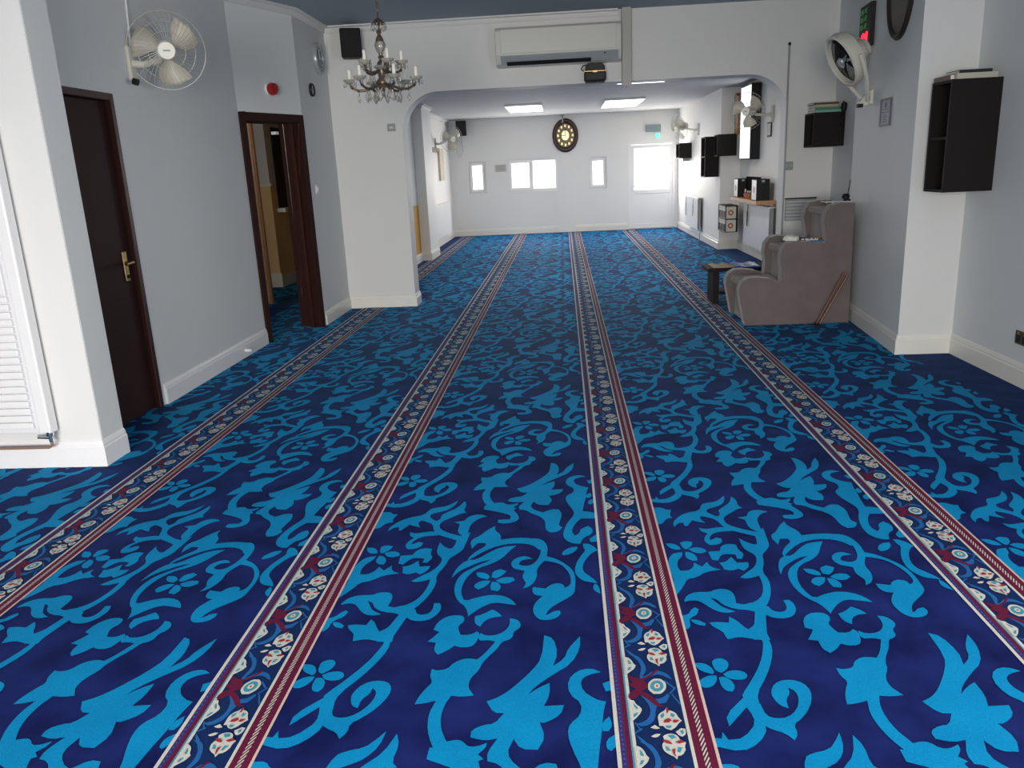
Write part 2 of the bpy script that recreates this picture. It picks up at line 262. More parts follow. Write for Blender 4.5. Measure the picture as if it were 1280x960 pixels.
for k in range(-4, 3):
    for n in range(-2, 12):
        for ti, (p, tr) in enumerate(tiles):
            q = [(x+k*PITCH, warp(y+n*P)) for x, y in p]
            cx = sum(a for a, b in q)/len(q); cy = sum(b for a, b in q)/len(q)
            if cy > 18.9 or cy < -1 or max(a for a, b in q) > 2.72 or cx < -5.4: continue
            if cy > 9 and -2.95 < cx < -2.36 : continue
            if cy > 13 and cx > 2.5: continue
            if k == -4 and cy < 6: continue
            emitp(q, tr, .0010+.000022*ti, 1)
COLS = dict(blue=(2, .0036), red=(3, .0042), white=(5, .0048), teal=(7, .0054), white2=(5, .006), red2=(4, .0062))
sp = []
for c, ls in STRIPE.items():
    for l in ls: p = soften(unpack(l), 50); sp.append((p, tri2(p), *COLS[c]))
U = [(.0, .011, 5), (.011, .027, 8), (.027, .040, 3), (.040, .045, 7), (.045, .054, 5), (.054, .195, 9), (.195, .204, 5), (.204, .257, 3), (.257, .265, 6)]
for k in range(-2, 2):
    x0 = SX0 + k*PITCH; ys = -1.2; ye = 18.99
    for a, b, mi in U: rect(x0+a, x0+b, ys, ye, .0024, mi)
    nP = int((ye-ys)/PM)
    for n in range(-7, 44):
        yo = n*PM
        if 2.2+yo > ye or 1.9+yo < ys: continue
        for si, (p, tr, mi, z) in enumerate(sp):
            emitp([(x+k*PITCH, y+yo) for x, y in p], tr, z+.00002*si, mi)
    n = int((ye-ys)/(PM/22))
    for i in range(n):
        y = ys + i*PM/22; st = PM/22
        if y < 12 or i % 2 == 0:
            emitp([(x0+.223, y), (x0+.237, y+st*1.5), (x0+.237, y+st*1.95), (x0+.223, y+st*.45)], [(0,1,2),(0,2,3)], .0034, 5)
            if y < 9: rect(x0+.016, x0+.021, y+st*.2, y+st*.6, .0034, 2)
me = bpy.data.meshes.new('floor'); me.from_pydata(fv, [], ff)
for m in (C_navy, C_blue, C_mid, C_maroon, C_red, C_white, C_pink, C_teal, C_purple, C_bordernavy): me.materials.append(m)
me.polygons.foreach_set('material_index', fm); me.update()
fl = bpy.data.objects.new('floor', me); COL.objects.link(fl); struct(fl)

# ---------------- walls
H1, H2 = 3.05, 2.6
def wall(name, m, x0, x1, y0, y1, z0=0, z1=H1): return struct(box(name, m, x0, x1, y0, y1, z0, z1))
def seg_wall(name, m, p, q, t, z0, z1, mats=None):
    """wall slab from p to q, thickness t to the left of p->q"""
    p = Vector(p); q = Vector(q); d = (q-p).normalized(); nrm = Vector((-d.y, d.x))*t
    poly = [p, q, q+nrm, p+nrm]
    return MB().prism([tuple(a) for a in poly], lambda a, b: Vector((a, b, z0)), lambda a, b: Vector((a, b, z1)))
# front room
MB_ = MB()
struct(MB().box(-4.6, -2.59, 4.05, 4.27, 0, H1).build('wall_left_front', M_white))            # short wall with the radiator
# give its side return the blue wall colour
wall('wall_left_return', M_blue, -2.594, -2.588, 4.056, 4.27)
wall('wall_side', M_blue, -4.75, -4.6, -3.0, 4.27)
# wall with door 1 : opening 4.42..5.16, z 0..2.03
b = MB(); b.box(-3.0, -2.84, 4.27, 4.40, 0, H1); b.box(-3.0, -2.84, 5.20, 7.27, 0, H1); b.box(-3.0, -2.84, 4.40, 5.20, 2.05, H1)
struct(b.build('wall_left', M_blue))
# diagonal wall with door 2
A = Vector((-2.84, 7.27)); B = Vector((-2.52, 8.07)); D = (B-A).normalized(); NL = Vector((-D.y, D.x)); LEN = (B-A).length
def dg(u, w, z): q = A + D*u + NL*w; return Vector((q.x, q.y, z))
def dgbox(mb, u0, u1, w0, w1, z0, z1, mi=0):
    vs = [dg(u, w, z) for u in (u0, u1) for w in (w0, w1) for z in (z0, z1)]
    return mb.add(vs, [(0,1,3,2), (4,6,7,5), (0,4,5,1), (2,3,7,6), (0,2,6,4), (1,5,7,3)], mi)
b = MB(); dgbox(b, 0, .03, 0, .22, 0, H1); dgbox(b, LEN-.03, LEN, 0, .22, 0, H1); dgbox(b, .03, LEN-.03, 0, .22, 2.06, H1)
struct(b.build('wall_left_diagonal', M_blue))
struct(MB().box(-2.72, -2.52, 8.07, 9.14, 0, H1).build('wall_left_clocks', M_blue))
# arch wall, 9.14 .. 9.42, opening -1.75..2.41, soffit 2.335
AX0, AX1, AZ, AR = -1.745, 2.405, 2.34, .42
def arc(cx, cz, r, a0, a1, n=12): return [(cx+r*math.cos(a0+(a1-a0)*i/n), cz+r*math.sin(a0+(a1-a0)*i/n)) for i in range(n+1)]
prof = [(-2.75, 0), (AX0, 0)] + arc(AX0+AR, AZ-AR, AR, PI, PI/2) + arc(AX1-AR, AZ-AR, AR, PI/2, 0) + [(AX1, 0), (3.1, 0), (3.1, H1), (-2.75, H1)]
struct(MB().prism(prof, lambda a, b: Vector((a, 9.14, b)), lambda a, b: Vector((a, 9.42, b))).build('wall_arch', M_white, smooth=30))
# right side of front room
b = MB(); b.box(2.89, 3.1, -3.0, .2, 0, H1); b.box(2.89, 3.1, 2.4, 6.1, 0, H1); b.box(2.89, 3.1, .2, 2.4, 0, .9); b.box(2.89, 3.1, .2, 2.4, 2.2, H1)
struct(b.build('wall_right', M_blue))
b = MB(); b.box(2.95, 3.0, .2, .26, .9, 2.2); b.box(2.95, 3.0, 2.34, 2.4, .9, 2.2); b.box(2.95, 3.0, 1.27, 1.33, .96, 2.14); b.box(2.95, 3.0, .26, 2.34, .9, .96); b.box(2.95, 3.0, .26, 2.34, 2.14, 2.2)
struct(b.build('window_added_side', M_upvc))  # frame of the unseen side window, added for its light
Pr = [(2.89, 6.1), (2.495, 6.1), (2.655, 7.8), (2.9, 7.8), (3.1, 7.8), (3.1, 6.1)]
b = MB(); b.prism(Pr, lambda a, b: Vector((a, b, 0)), lambda a, b: Vector((a, b, H1)))
ob = struct(b.build('wall_right_chimney_breast', [M_white, M_blue]))
for f in ob.data.polygons:
    if abs(f.normal.x) > .8: f.material_index = 1
wall('wall_right_recess', M_blue, 2.9, 3.1, 7.8, 9.14)
# wall behind the photographer with a wide window opening
b = MB(); b.box(-4.6, -2.6, -3.0, -2.9, 0, H1); b.box(.8, 2.89, -3.0, -2.9, 0, H1); b.box(-2.6, .8, -3.0, -2.9, 0, .55); b.box(-2.6, .8, -3.0, -2.9, 2.35, H1)
struct(b.build('wall_back', M_white))
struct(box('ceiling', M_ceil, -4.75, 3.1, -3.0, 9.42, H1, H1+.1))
# rear hall
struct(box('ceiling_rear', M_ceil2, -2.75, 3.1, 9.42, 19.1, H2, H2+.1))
b = MB(); b.box(-2.7, -2.50, 9.42, 14.0, .96, H2, 0); b.box(-2.7, -2.50, 9.42, 14.0, 0, .96, 1)
struct(b.build('wall_rear_left_dado', [M_white, M_yellow]))
wall('wall_rear_left_pier', M_white2, -2.7, -2.335, 14.0, 14.9, 0, H2)
wall('wall_rear_left', M_white2, -2.75, -2.58, 14.9, 19.0, 0, H2)
wall('wall_rear_right_near', M_white2, 2.94, 3.1, 9.42, 13.98, 0, H2)
wall('wall_rear_right_far', M_white2, 2.62, 3.1, 13.98, 19.0, 0, H2)
# far wall with openings
def wall_with_holes(name, m, x0, x1, z0, z1, y0, y1, holes):
    xs = sorted({x0, x1, *[h[0] for h in holes], *[h[1] for h in holes]}); b = MB()
    for i in range(len(xs)-1):
        a, c = xs[i], xs[i+1]; hs = [h for h in holes if h[0] <= a+1e-6 and h[1] >= c-1e-6]
        if not hs: b.box(a, c, y0, y1, z0, z1)
        else:
            h = hs[0]
            if h[2] > z0: b.box(a, c, y0, y1, z0, h[2])
            b.box(a, c, y0, y1, h[3], z1)
    return struct(b.build(name, m))
WN = [(-2.16, -1.77, .97, 1.67), (-1.25, -.12, .97, 1.68), (.61, 1.005, .96, 1.65)]
wall_with_holes('wall_far', M_white2, -2.75, 3.1, 0, H2, 19.0, 19.2, WN + [(1.50, 2.55, 0, 1.93)])
struct(box('trim_1', M_white2, -.12, .27, 18.965, 19.0, 0, 1.62))     # boxed-in pipe casing
# corridor seen through door 2
b = MB(); b.box(-5.6, -4.07, 11.25, 13.6, 1.42, 2.6, 0); b.box(-5.6, -4.07, 11.25, 13.6, 0, 1.42, 1)
struct(b.build('wall_corridor', [M_white, M_cream]))
b = MB(); b.box(-4.07, -2.7, 13.3, 13.45, 0, 2.6, 0); b.box(-5.75, -5.6, 4.27, 13.6, 0, 2.6, 0)
struct(b.build('wall_corridor_end', [M_cream]))
b = MB(); b.box(-2.92, -2.72, 9.14, 13.5, 0, 2.6, 0); struct(b.build('wall_corridor_inner', [M_cream]))
struct(box('ceiling_corridor', M_ceil2, -5.75, -2.85, 4.27, 13.6, 2.6, 2.7))
b = MB(); b.box(-4.069, -4.045, 10.4+.85, 13.3, .0, .15); b.box(-5.6, -4.045, 11.225, 11.25, 0, .2)
struct(b.build('baseboard_corridor', M_trim))
struct(box('trim_2', M_trim, -5.6, -4.05, 11.235, 11.25, 1.41, 1.45))
l = bpy.data.lights.new('corridor_fill_light', 'POINT'); l.energy = 8; l.shadow_soft_size = .2; l.color = (1, .95, .88)  # unseen light without a fitting, added to brighten the corridor
o = bpy.data.objects.new('corridor_fill_light', l); COL.objects.link(o); o.location = (-4.0, 8.6, 2.4)

# ---------------- skirting boards: stepped profile swept along plan lines (room on the right of travel)
def skirting(name, pts, h=.14, m=None, close=False):
    pts = [Vector(p) for p in pts]; pr = [(0, 0), (.020, 0), (.020, h*.72), (.014, h*.76), (.014, h*.84), (.008, h*.97), (0, h)]
    n = len(pts); b = MB(); ring = []
    for i, p in enumerate(pts):
        d0 = (p-pts[i-1]).normalized() if i else (pts[1]-p).normalized()
        d1 = (pts[i+1]-p).normalized() if i < n-1 else d0
        n0 = Vector((d0.y, -d0.x)); n1 = Vector((d1.y, -d1.x)); mt = (n0+n1); mt = mt/max(mt.length_squared, .3)*2*.5*1.0
        mt = (n0+n1).normalized()/max((n0+n1).normalized().dot(n0), .4)
        ring.append([(p.x+mt.x*w, p.y+mt.y*w, z) for w, z in pr])
    k = len(pr)
    for r in ring: b.v += r
    for i in range(n-1):
        for j in range(k-1): b.f.append((i*k+j, i*k+j+1, (i+1)*k+j+1, (i+1)*k+j)); b.m.append(0)
    b.f += [tuple(range(k)), tuple((n-1)*k+j for j in range(k))[::-1]]; b.m += [0, 0]
    return struct(b.build(name, m or M_trim))
skirting('baseboard_left_front', [(-4.6, 4.05), (-2.59, 4.05), (-2.59, 4.27)], .15, M_whitegloss)
skirting('baseboard_left', [(-2.84, 5.26), (-2.84, 7.26)], .15, M_whitegloss)
skirting('baseboard_left_clocks', [(-2.52, 8.12), (-2.52, 9.14), (AX0, 9.14), (AX0, 9.42)], .14)
skirting('baseboard_right', [(2.94, 13.98), (2.94, 9.42), (AX1, 9.42), (AX1, 9.14), (2.9, 9.14), (2.9, 7.8), (2.655, 7.8), (2.495, 6.1), (2.89, 6.1), (2.89, -2.9)], .15)
skirting('baseboard_rear_right', [(2.62, 19.0), (2.62, 13.98), (2.94, 13.98)], .15)
skirting('baseboard_rear_left', [(-2.50, 9.44), (-2.50, 14.0), (-2.335, 14.0), (-2.335, 14.9), (-2.58, 14.9), (-2.58, 19.0), (1.46, 19.0)], .15)
# ---------------- coving
def coving(name, pts, z, r=.1):
    pts = [Vector(p) for p in pts]; pr = [(0, -r), (.014, -r), (.02, -r*.85), (r*.45, -r*.32), (r*.85, -.02), (r, -.014), (r, 0)]
    n = len(pts); b = MB(); k = len(pr)
    for i, p in enumerate(pts):
        d0 = (p-pts[i-1]).normalized() if i else (pts[1]-p).normalized()
        d1 = (pts[i+1]-p).normalized() if i < n-1 else d0
        n0 = Vector((d0.y, -d0.x)); n1 = Vector((d1.y, -d1.x)); nn = (n0+n1).normalized(); mt = nn/max(nn.dot(n0), .4)
        b.v += [(p.x+mt.x*w, p.y+mt.y*w, z+dz) for w, dz in pr]
    for i in range(n-1):
        for j in range(k-1): b.f.append((i*k+j, i*k+j+1, (i+1)*k+j+1, (i+1)*k+j)); b.m.append(0)
    return struct(b.build(name, M_white, smooth=50))
coving('trim_3', [(-2.84, 4.27), (-2.84, 7.27), (-2.52, 8.07), (-2.52, 9.14), (.62, 9.14)], H1, .065)
coving('trim_4', [(-2.50, 9.44), (-2.50, 14.0), (-2.335, 14.0), (-2.335, 14.9), (-2.58, 14.9), (-2.58, 19.0)], H2, .06)

# ---------------- windows and far door
def window(name, x0, x1, z0, z1, mull=None, sash=None):
    b = MB(); f = .045; y0, y1 = 19.05, 19.12
    b.box(x0, x1, y0, y1, z0, z0+f); b.box(x0, x1, y0, y1, z1-f, z1); b.box(x0, x0+f, y0, y1, z0+f, z1-f); b.box(x1-f, x1, y0, y1, z0+f, z1-f)
    if mull: b.box(mull-f/2, mull+f/2, y0, y1, z0+f, z1-f)
    o = struct(b.build(name, M_upvc, bevel=.004))
    if sash:
        a, c = sash; s = MB(); g = .05
        s.box(a, c, 19.03, 19.09, z0+f*.6, z0+f*.6+g); s.box(a, c, 19.03, 19.09, z1-f*.6-g, z1-f*.6)
        s.box(a, a+g, 19.03, 19.09, z0+f*.6+g, z1-f*.6-g); s.box(c-g, c, 19.03, 19.09, z0+f*.6+g, z1-f*.6-g)
        s.build('sash', M_upvc, o, bevel=.004)
        h = MB(); h.box(c-.035, c-.015, 19.0, 19.03, (z0+z1)/2-.06, (z0+z1)/2+.06); h.build('handle', M_whitegloss, o, bevel=.003)
    MB().box(x0+.02, x1-.02, 19.085, 19.095, z0+.02, z1-.02).build('pane', M_glass, o)
    MB().box(x0, x1, 18.985, 19.05, z0-.025, z0).build('sill', M_upvc, o, bevel=.003)
    return o
window('window_1', *WN[0], sash=(WN[0][0]+.03, WN[0][1]-.03))
window('window_2', *WN[1], mull=-.70, sash=(-1.22, -.72))
window('window_3', *WN[2], sash=(WN[2][0]+.03, WN[2][1]-.03))
dr = MB(); dr.box(1.50, 1.56, 19.0, 19.1, 0, 1.93); dr.box(2.49, 2.55, 19.0, 19.1, 0, 1.93); dr.box(1.56, 2.49, 19.0, 19.1, 1.88, 1.93)
d1 = struct(dr.build('door_1', M_upvc, bevel=.004))
s = MB(); s.box(1.56, 1.63, 19.01, 19.07, .03, 1.87); s.box(2.42, 2.49, 19.01, 19.07, .03, 1.87); s.box(1.63, 2.42, 19.01, 19.07, 1.80, 1.87); s.box(1.63, 2.42, 19.01, 19.07, .80, .88); s.box(1.63, 2.42, 19.01, 19.07, .03, .12)
s.build('door_leaf', M_upvc, d1, bevel=.005)
MB().box(1.63, 2.42, 19.03, 19.055, .12, .80).build('lower_panel', M_upvc, d1, bevel=.004)
MB().box(1.63, 2.42, 19.035, 19.045, .88, 1.80).build('pane', M_glass, d1)
MB().box(1.575, 1.60, 18.98, 19.01, .85, 1.0).box(1.58, 1.69, 18.955, 18.97, .96, .98).build('handle', M_whitegloss, d1, bevel=.003)
MB().box(1.5, 2.55, 18.98, 19.1, 0, .025).build('threshold', M_silver, d1)
# pale rendered yard wall beyond the windows
struct(box('ground_yard', mat('concrete_yard', (.55, .55, .55), .9, noise=.1, nscale=3), -8, 8, 19.2, 26, -.2, -.05))

# ---------------- door 1 in left wall (mahogany, closed)
fr = MB(); fr.box(-2.90, -2.828, 5.165, 5.21, 0, 2.07); fr.box(-2.90, -2.822, 4.38, 4.44, 0, 2.07); fr.box(-2.90, -2.828, 4.44, 5.165, 2.025, 2.07)
d2 = struct(fr.build('door_2', M_mahog2, bevel=.006))
MB().box(-2.90, -2.862, 4.445, 5.16, .012, 2.02).build('door_leaf', M_mahog, d2, bevel=.004)
MB().box(-2.862, -2.854, 5.05, 5.10, .90, 1.09).build('backplate', M_brass, d2, bevel=.004)
MB().tube([(-2.856, 5.077, 1.02), (-2.81, 5.077, 1.02), (-2.80, 5.07, 1.02), (-2.80, 4.98, 1.015)], .009, 8).build('lever_handle', M_brass, d2, smooth=True)
MB().tube([(-2.86, 5.075, .93), (-2.845, 5.075, .93)], .012, 8).build('keyhole', M_dark, d2)
# ---------------- door 3 : open doorway in the diagonal wall
fr = MB(); dgbox(fr, .0, .065, -.02, .24, 0, 2.09); dgbox(fr, LEN-.075, LEN-.0, -.02, .24, 0, 2.09); dgbox(fr, .065, LEN-.075, -.02, .24, 2.015, 2.09)
d3 = struct(fr.build('door_3', M_mahog, bevel=.005))
st = MB(); dgbox(st, LEN-.11, LEN-.075, .05, .09, 0, 2.015); dgbox(st, .065, .085, .05, .09, 0, 2.015); st.build('door_stop', M_mahog2, d3, bevel=.003)
cl = MB(); dgbox(cl, LEN-.15, LEN-.10, .22, .28, 1.92, 1.95); cl.build('door_closer', M_whitegloss, d3, bevel=.006)
# bare pine lining post of the corridor door
pt = empty('pine_door_lining', (-3.70, 9.72, 0), 'bare pine door lining post seen through the open brown doorway', 'door frame')
MB().box(-.06, .05, -.03, .03, 0, 2.25).build('post', M_pine, pt, bevel=.004)
MB().box(.012, .034, -.045, -.03, 0, 2.25).build('stop_bead', M_pine, pt, bevel=.003)
MB().tube([(0, -.03, .17), (0, -.05, .17)], .022, 10).build('latch_bolt', M_brass, pt, smooth=True)
# dark window with white sill in corridor
w = struct(MB().box(-4.07, -4.03, 11.5, 12.9, 1.10, 2.2).build('window_4', M_dark, bevel=.004))
MB().box(-4.07, -3.95, 11.42, 13.0, 1.04, 1.10).build('sill', M_whitegloss, w, bevel=.006)
# back window frame (behind the camera)
b = MB(); 
for x in (-2.6, -1.45, -.35, .74): b.box(x, x+.06, -2.98, -2.92, .55, 2.35)
b.box(-2.54, .74, -2.98, -2.92, .55, .61); b.box(-2.54, .74, -2.98, -2.92, 2.29, 2.35)
struct(b.build('window_5', M_upvc))

# ================================================================== THINGS
# ---------------- tall ribbed radiator on left front wall
rd = empty('radiator', (-3.3, 4.03, .15), 'tall white ribbed radiator on the short wall at the left edge', 'radiator')
MB().box(-.62, .42, -.055, 0, .07, 1.72).build('panel', mat('radiator_white', (.74, .74, .77), .35), rd, bevel=.006)
MB().box(.42, .49, -.07, 0, .07, 1.72).build('end_cover', M_whitegloss, rd, bevel=.01)
MB().box(-.60, .40, -.075, -.05, .862, 1.02).build('front_plate', M_whitegloss, rd, bevel=.004)
MB().box(-.60, .40, -.075, -.05, 1.192, 1.70).build('front_plate', M_whitegloss, rd, bevel=.004)
rib = MB().box(-.60, .40, -.075, -.05, -.0165, .0165).build('slat', M_whitegloss, rd, bevel=.004)
rib.location.z = .12
for z in [.12+.0405*i for i in range(1, 19)] + [1.045+.0415*i for i in range(0, 4)]:
    c = rib.copy(); COL.objects.link(c); c.parent = rd; c.location.z = z
MB().lathe([(0, 0), (.022, 0), (.022, .006), (.008, .008), (.008, .012), (0, .012)], n=14, M=frame_to((.25, -.075, .47), (0, -1, 0))).build('vent_plug', M_brass, rd, smooth=True)
v = MB(); v.lathe([(.012, 0), (.012, .03), (.02, .035), (.02, .075), (.012, .08), (0, .08)], (.47, -.05, .02), 12); v.tube([(.47, -.05, .045), (.40, -.05, .05)], .012, 8)
v.build('valve', M_chrome, rd, smooth=True)
MB().tube([(.47, -.05, .03), (.47, -.05, -.0), (.45, -.05, -.012), (-.8, -.05, -.012)], .009, 8).build('pipe', M_copper, rd, smooth=True)

# ---------------- fans
def cage(mb, M, R, depth, n, rw, hub=.055, rings=3, mi=0):
    """dome of wires; local z = out of dome"""
    for i in range(n):
        a = 2*PI*i/n; pts = []
        for k in range(5):
            t = k/4; r = hub+(R-hub)*t; z = depth*math.cos(t*PI/2)**.8
            aa = a+.25*t
            pts.append(M @ Vector((r*math.cos(aa), r*math.sin(aa), z)))
        mb.tube(pts, rw, 3, mi)
    for k in range(rings):
        t = (k+1)/(rings); r = hub+(R-hub)*t; z = depth*max(0, math.cos(t*PI/2))**.8
        mb.tube([M @ Vector((r*math.cos(2*PI*j/28), r*math.sin(2*PI*j/28), z)) for j in range(28)], rw*(1 if t < 1 else 2.6), 4, mi, closed=True)
def wall_fan(label, base, wn, head, face, R, name='wall_fan', group=None, blades=3, n=44, logo=True):
    root = empty(name, base, label, 'fan', group)
    base = Vector(base); head = Vector(head)-base; f = Vector(face).normalized(); wn = Vector(wn).normalized()
    Mh = frame_to(head, f)
    MB().box(-.045, .045, -.11, .11, 0, .03, M=frame_to((0,0,0), wn)).build('wall_plate', M_fan, root, bevel=.01)
    back = head - f*.13
    MB().tube([wn*.02, wn*.09+Vector((0,0,-.01)), back*.6+wn*.05+Vector((0,0,-.03)), back], [.026, .022, .022, .03], 10).build('arm', M_fan, root, smooth=True)
    MB().lathe([(0, -.2), (.04, -.2), (.062, -.17), (.066, -.06), (.04, -.04), (0, -.04)], n=18, M=Mh).build('motor_housing', M_fan, root, smooth=True)
    g = MB(); cage(g, Mh, R, .07, n, .0014); g.build('front_grille', M_wire, root)
    g = MB(); cage(g, Mh @ Matrix.Scale(-1, 4, (0,0,1)), R, .06, n, .0011); g.build('rear_grille', M_wire, root)
    hb = MB().lathe([(0, .082), (.052, .08), (.058, .07), (.058, .06), (0, .06)], n=20, M=Mh).build('hub_badge', M_candle, root, smooth=True)
    if logo: MB().box(-.022, .022, -.005, .005, .081, .085, M=Mh).build('badge_print', M_grey, hb)
    for i in range(blades):
        a0 = 2*PI*i/blades+.5; b = MB(); N = 8; pts = []
        for j in range(N+1):
            t = j/N; r = .03+(R*.9-.03)*t; wd = (.3+.62*math.sin(min(1, t*1.1)*PI*.75))*1.05
            for sgn in (-1, 0, 1):
                a = a0+sgn*wd*.62+t*.25; pts.append(Mh @ Vector((r*math.cos(a), r*math.sin(a), sgn*.016+.004)))
        fs = []
        for j in range(N):
            for k in range(2): fs.append((j*3+k, j*3+k+1, (j+1)*3+k+1, (j+1)*3+k))
        b.add(pts, fs); o = b.build('blade', M_fanb, root, smooth=60, recalc=False)
        md = o.modifiers.new('t', 'SOLIDIFY'); md.thickness = .003
    MB().lathe([(0, -.03), (.04, -.03), (.045, .0), (.03, .03), (0, .03)], n=16, M=Mh).build('hub', M_fan, root, smooth=True)
    return root
GF = 'off-white oscillating wall fans'
f1 = wall_fan('large off-white wall fan high on the left wall above the brown door', (-2.84, 5.50, 2.28), (1, 0, 0), (-2.62, 5.60, 2.362), (.42, -.9, -.12), .245, group=GF)
MB().tube([(.06, -.1, -.12), (.09, -.1, -.13)], .022, 10).build('control_knob', M_black, f1, smooth=True)
MB().tube([(.012, .03, .1), (.012, .10, .77)], .008, 6).build('cable_conduit', M_whitegloss, f1)
wall_fan('off-white wall fan in the rear hall beside the black corner speaker', (-2.58, 16.9, 2.05), (1, 0, 0), (-2.2, 16.6, 2.12), (.62, -.75, -.2), .25, group=GF, n=24)
wall_fan('off-white wall fan in front of the tall black screen past the arch', (2.94, 11.9, 2.06), (-1, 0, 0), (2.58, 11.85, 2.11), (-.55, -.82, -.05), .245, group=GF, n=32)
wall_fan('furthest off-white wall fan, above the small dark shelf by the glazed door', (2.62, 16.2, 2.05), (-1, 0, 0), (2.3, 16.6, 2.1), (-.85, -.45, -.3), .25, group=GF, n=24)
# drum-like fan, right wall
fr = empty('wall_fan', (2.605, 7.28, 1.93), 'white drum fan with black grille tilted up on the right wall above the framed notice', 'fan')
hd = Vector((2.36, 7.22, 2.245)) - Vector((2.605, 7.28, 1.93)); fd = Vector((-.88, -.08, -.48)).normalized(); Mh = frame_to(hd, fd)
MB().lathe([(.205, .06), (.22, .05), (.223, .0), (.205, -.05), (.19, -.05), (.2, 0), (.195, .05), (.205, .06)], n=36, M=Mh).build('rim_shroud', M_fan, fr, smooth=50)
g = MB(); cage(g, Mh, .205, .055, 60, .0013); g.build('front_grille', M_black, fr)
g = MB(); cage(g, Mh @ Matrix.Translation((0,0,-.04)) @ Matrix.Scale(-1, 4, (0,0,1)), .2, .11, 40, .0013); g.build('rear_grille', M_wire, fr)
MB().lathe([(0, -.19), (.06, -.185), (.085, -.15), (.09, -.08), (0, -.08)], n=20, M=Mh).build('motor_housing', M_fan, fr, smooth=True)
MB().lathe([(0, .064), (.03, .062), (.034, .05), (0, .05)], n=16, M=Mh).build('hub_badge', M_silver, fr, smooth=True)
for i in range(5):
    b = MB(); pts = []; N = 6
    for j in range(N+1):
        t = j/N; r = .03+.16*t
        for sg in (-1, 1): a = i*2*PI/5+sg*.42*(.6+.4*t)+.3*t; pts.append(Mh @ Vector((r*math.cos(a), r*math.sin(a), sg*.018)))
    b.add(pts, [(2*j, 2*j+1, 2*j+3, 2*j+2) for j in range(N)]); o = b.build('blade', M_black, fr, recalc=False); o.modifiers.new('t', 'SOLIDIFY').thickness = .003
yk = MB(); sx = Mh.to_3x3() @ Vector((1, 0, 0)); foot = Vector((-.06, -.03, -.02))
for sg in (-1, 1):
    side = hd + sx*sg*.25
    mid = (side+foot)/2 + sx*sg*.07
    yk.tube([side, side*.75+mid*.25+sx*sg*.01, mid, foot+sx*sg*.04, foot], [.014, .018, .018, .018, .018], 8)
yk.build('yoke', M_fan, fr, smooth=True)
MB().lathe([(0, 0), (.035, 0), (.03, .06), (.02, .08), (0, .08)], (foot.x, foot.y, foot.z-.04), 14).build('swivel_foot', M_fan, fr, smooth=True)
MB().prism([(0, -.05), (0, .07), (-.03, .06), (-.10, -.02), (-.10, -.045)], lambda a, b: Vector((a, -.045, b)), lambda a, b: Vector((a, .045, b))).build('bracket', M_fan, fr, bevel=.004)
MB().box(-.13, -.085, -.06, -.02, -.075, -.045).build('switch', M_black, fr, bevel=.003)

# ---------------- chandelier
CZ = 2.20
ch = empty('chandelier', (-1.29, 6.15, H1), 'crystal chandelier with ivory candle lamps hanging near the arch', 'chandelier')
def cz(z): return z-H1
lk = MB()
for i in range(14):
    z = H1-.02-.036*i
    pts = [(math.cos(t*PI/4)*.011*(i % 2), math.cos(t*PI/4)*.011*((i+1) % 2), cz(z)+math.sin(t*PI/4)*.022) for t in range(8)]
    lk.tube(pts, .0035, 5, closed=True)
lk.build('chain', M_gilt, ch)
MB().lathe([(0, 0), (.055, 0), (.05, -.02), (.02, -.035), (0, -.035)][::-1], n=16).build('ceiling_rose', M_gilt, ch, smooth=True)
MB().lathe([(0, cz(2.58)), (.012, cz(2.58)), (.05, cz(2.545)), (.052, cz(2.54)), (.015, cz(2.53)), (.012, cz(2.50)), (.02, cz(2.485)), (.012, cz(2.47)), (.028, cz(2.44)), (.033, cz(2.41)), (.018, cz(2.36)), (.014, cz(2.33)), (.024, cz(2.32)), (.014, cz(2.30)), (.032, cz(2.28)), (.036, cz(2.22)), (.028, cz(2.18)), (.045, cz(2.155)), (.04, cz(2.13)), (.015, cz(2.10)), (.01, cz(2.06)), (0, cz(2.055))], n=16).build('stem', M_gilt, ch, smooth=50)
MB().lathe([(.0, cz(2.425)), (.034, cz(2.42)), (.042, cz(2.40)), (.03, cz(2.36)), (.02, cz(2.345)), (0, cz(2.345))], n=12).build('glass_vase', M_crystal, ch, smooth=True)
MB().lathe([(.02, cz(2.27)), (.055, cz(2.26)), (.06, cz(2.25)), (.03, cz(2.23))], n=12).build('glass_bowl', M_glassdish, ch, smooth=True)
def drop(b, x, y, z, s=1):
    b.lathe([(0, z), (.004*s, z-.006*s), (.002*s, z-.011*s)], (x, y, 0), 6); b.lathe([(.002*s, z-.011*s), (.010*s, z-.030*s), (.006*s, z-.040*s), (0, z-.050*s)], (x, y, 0), 6)
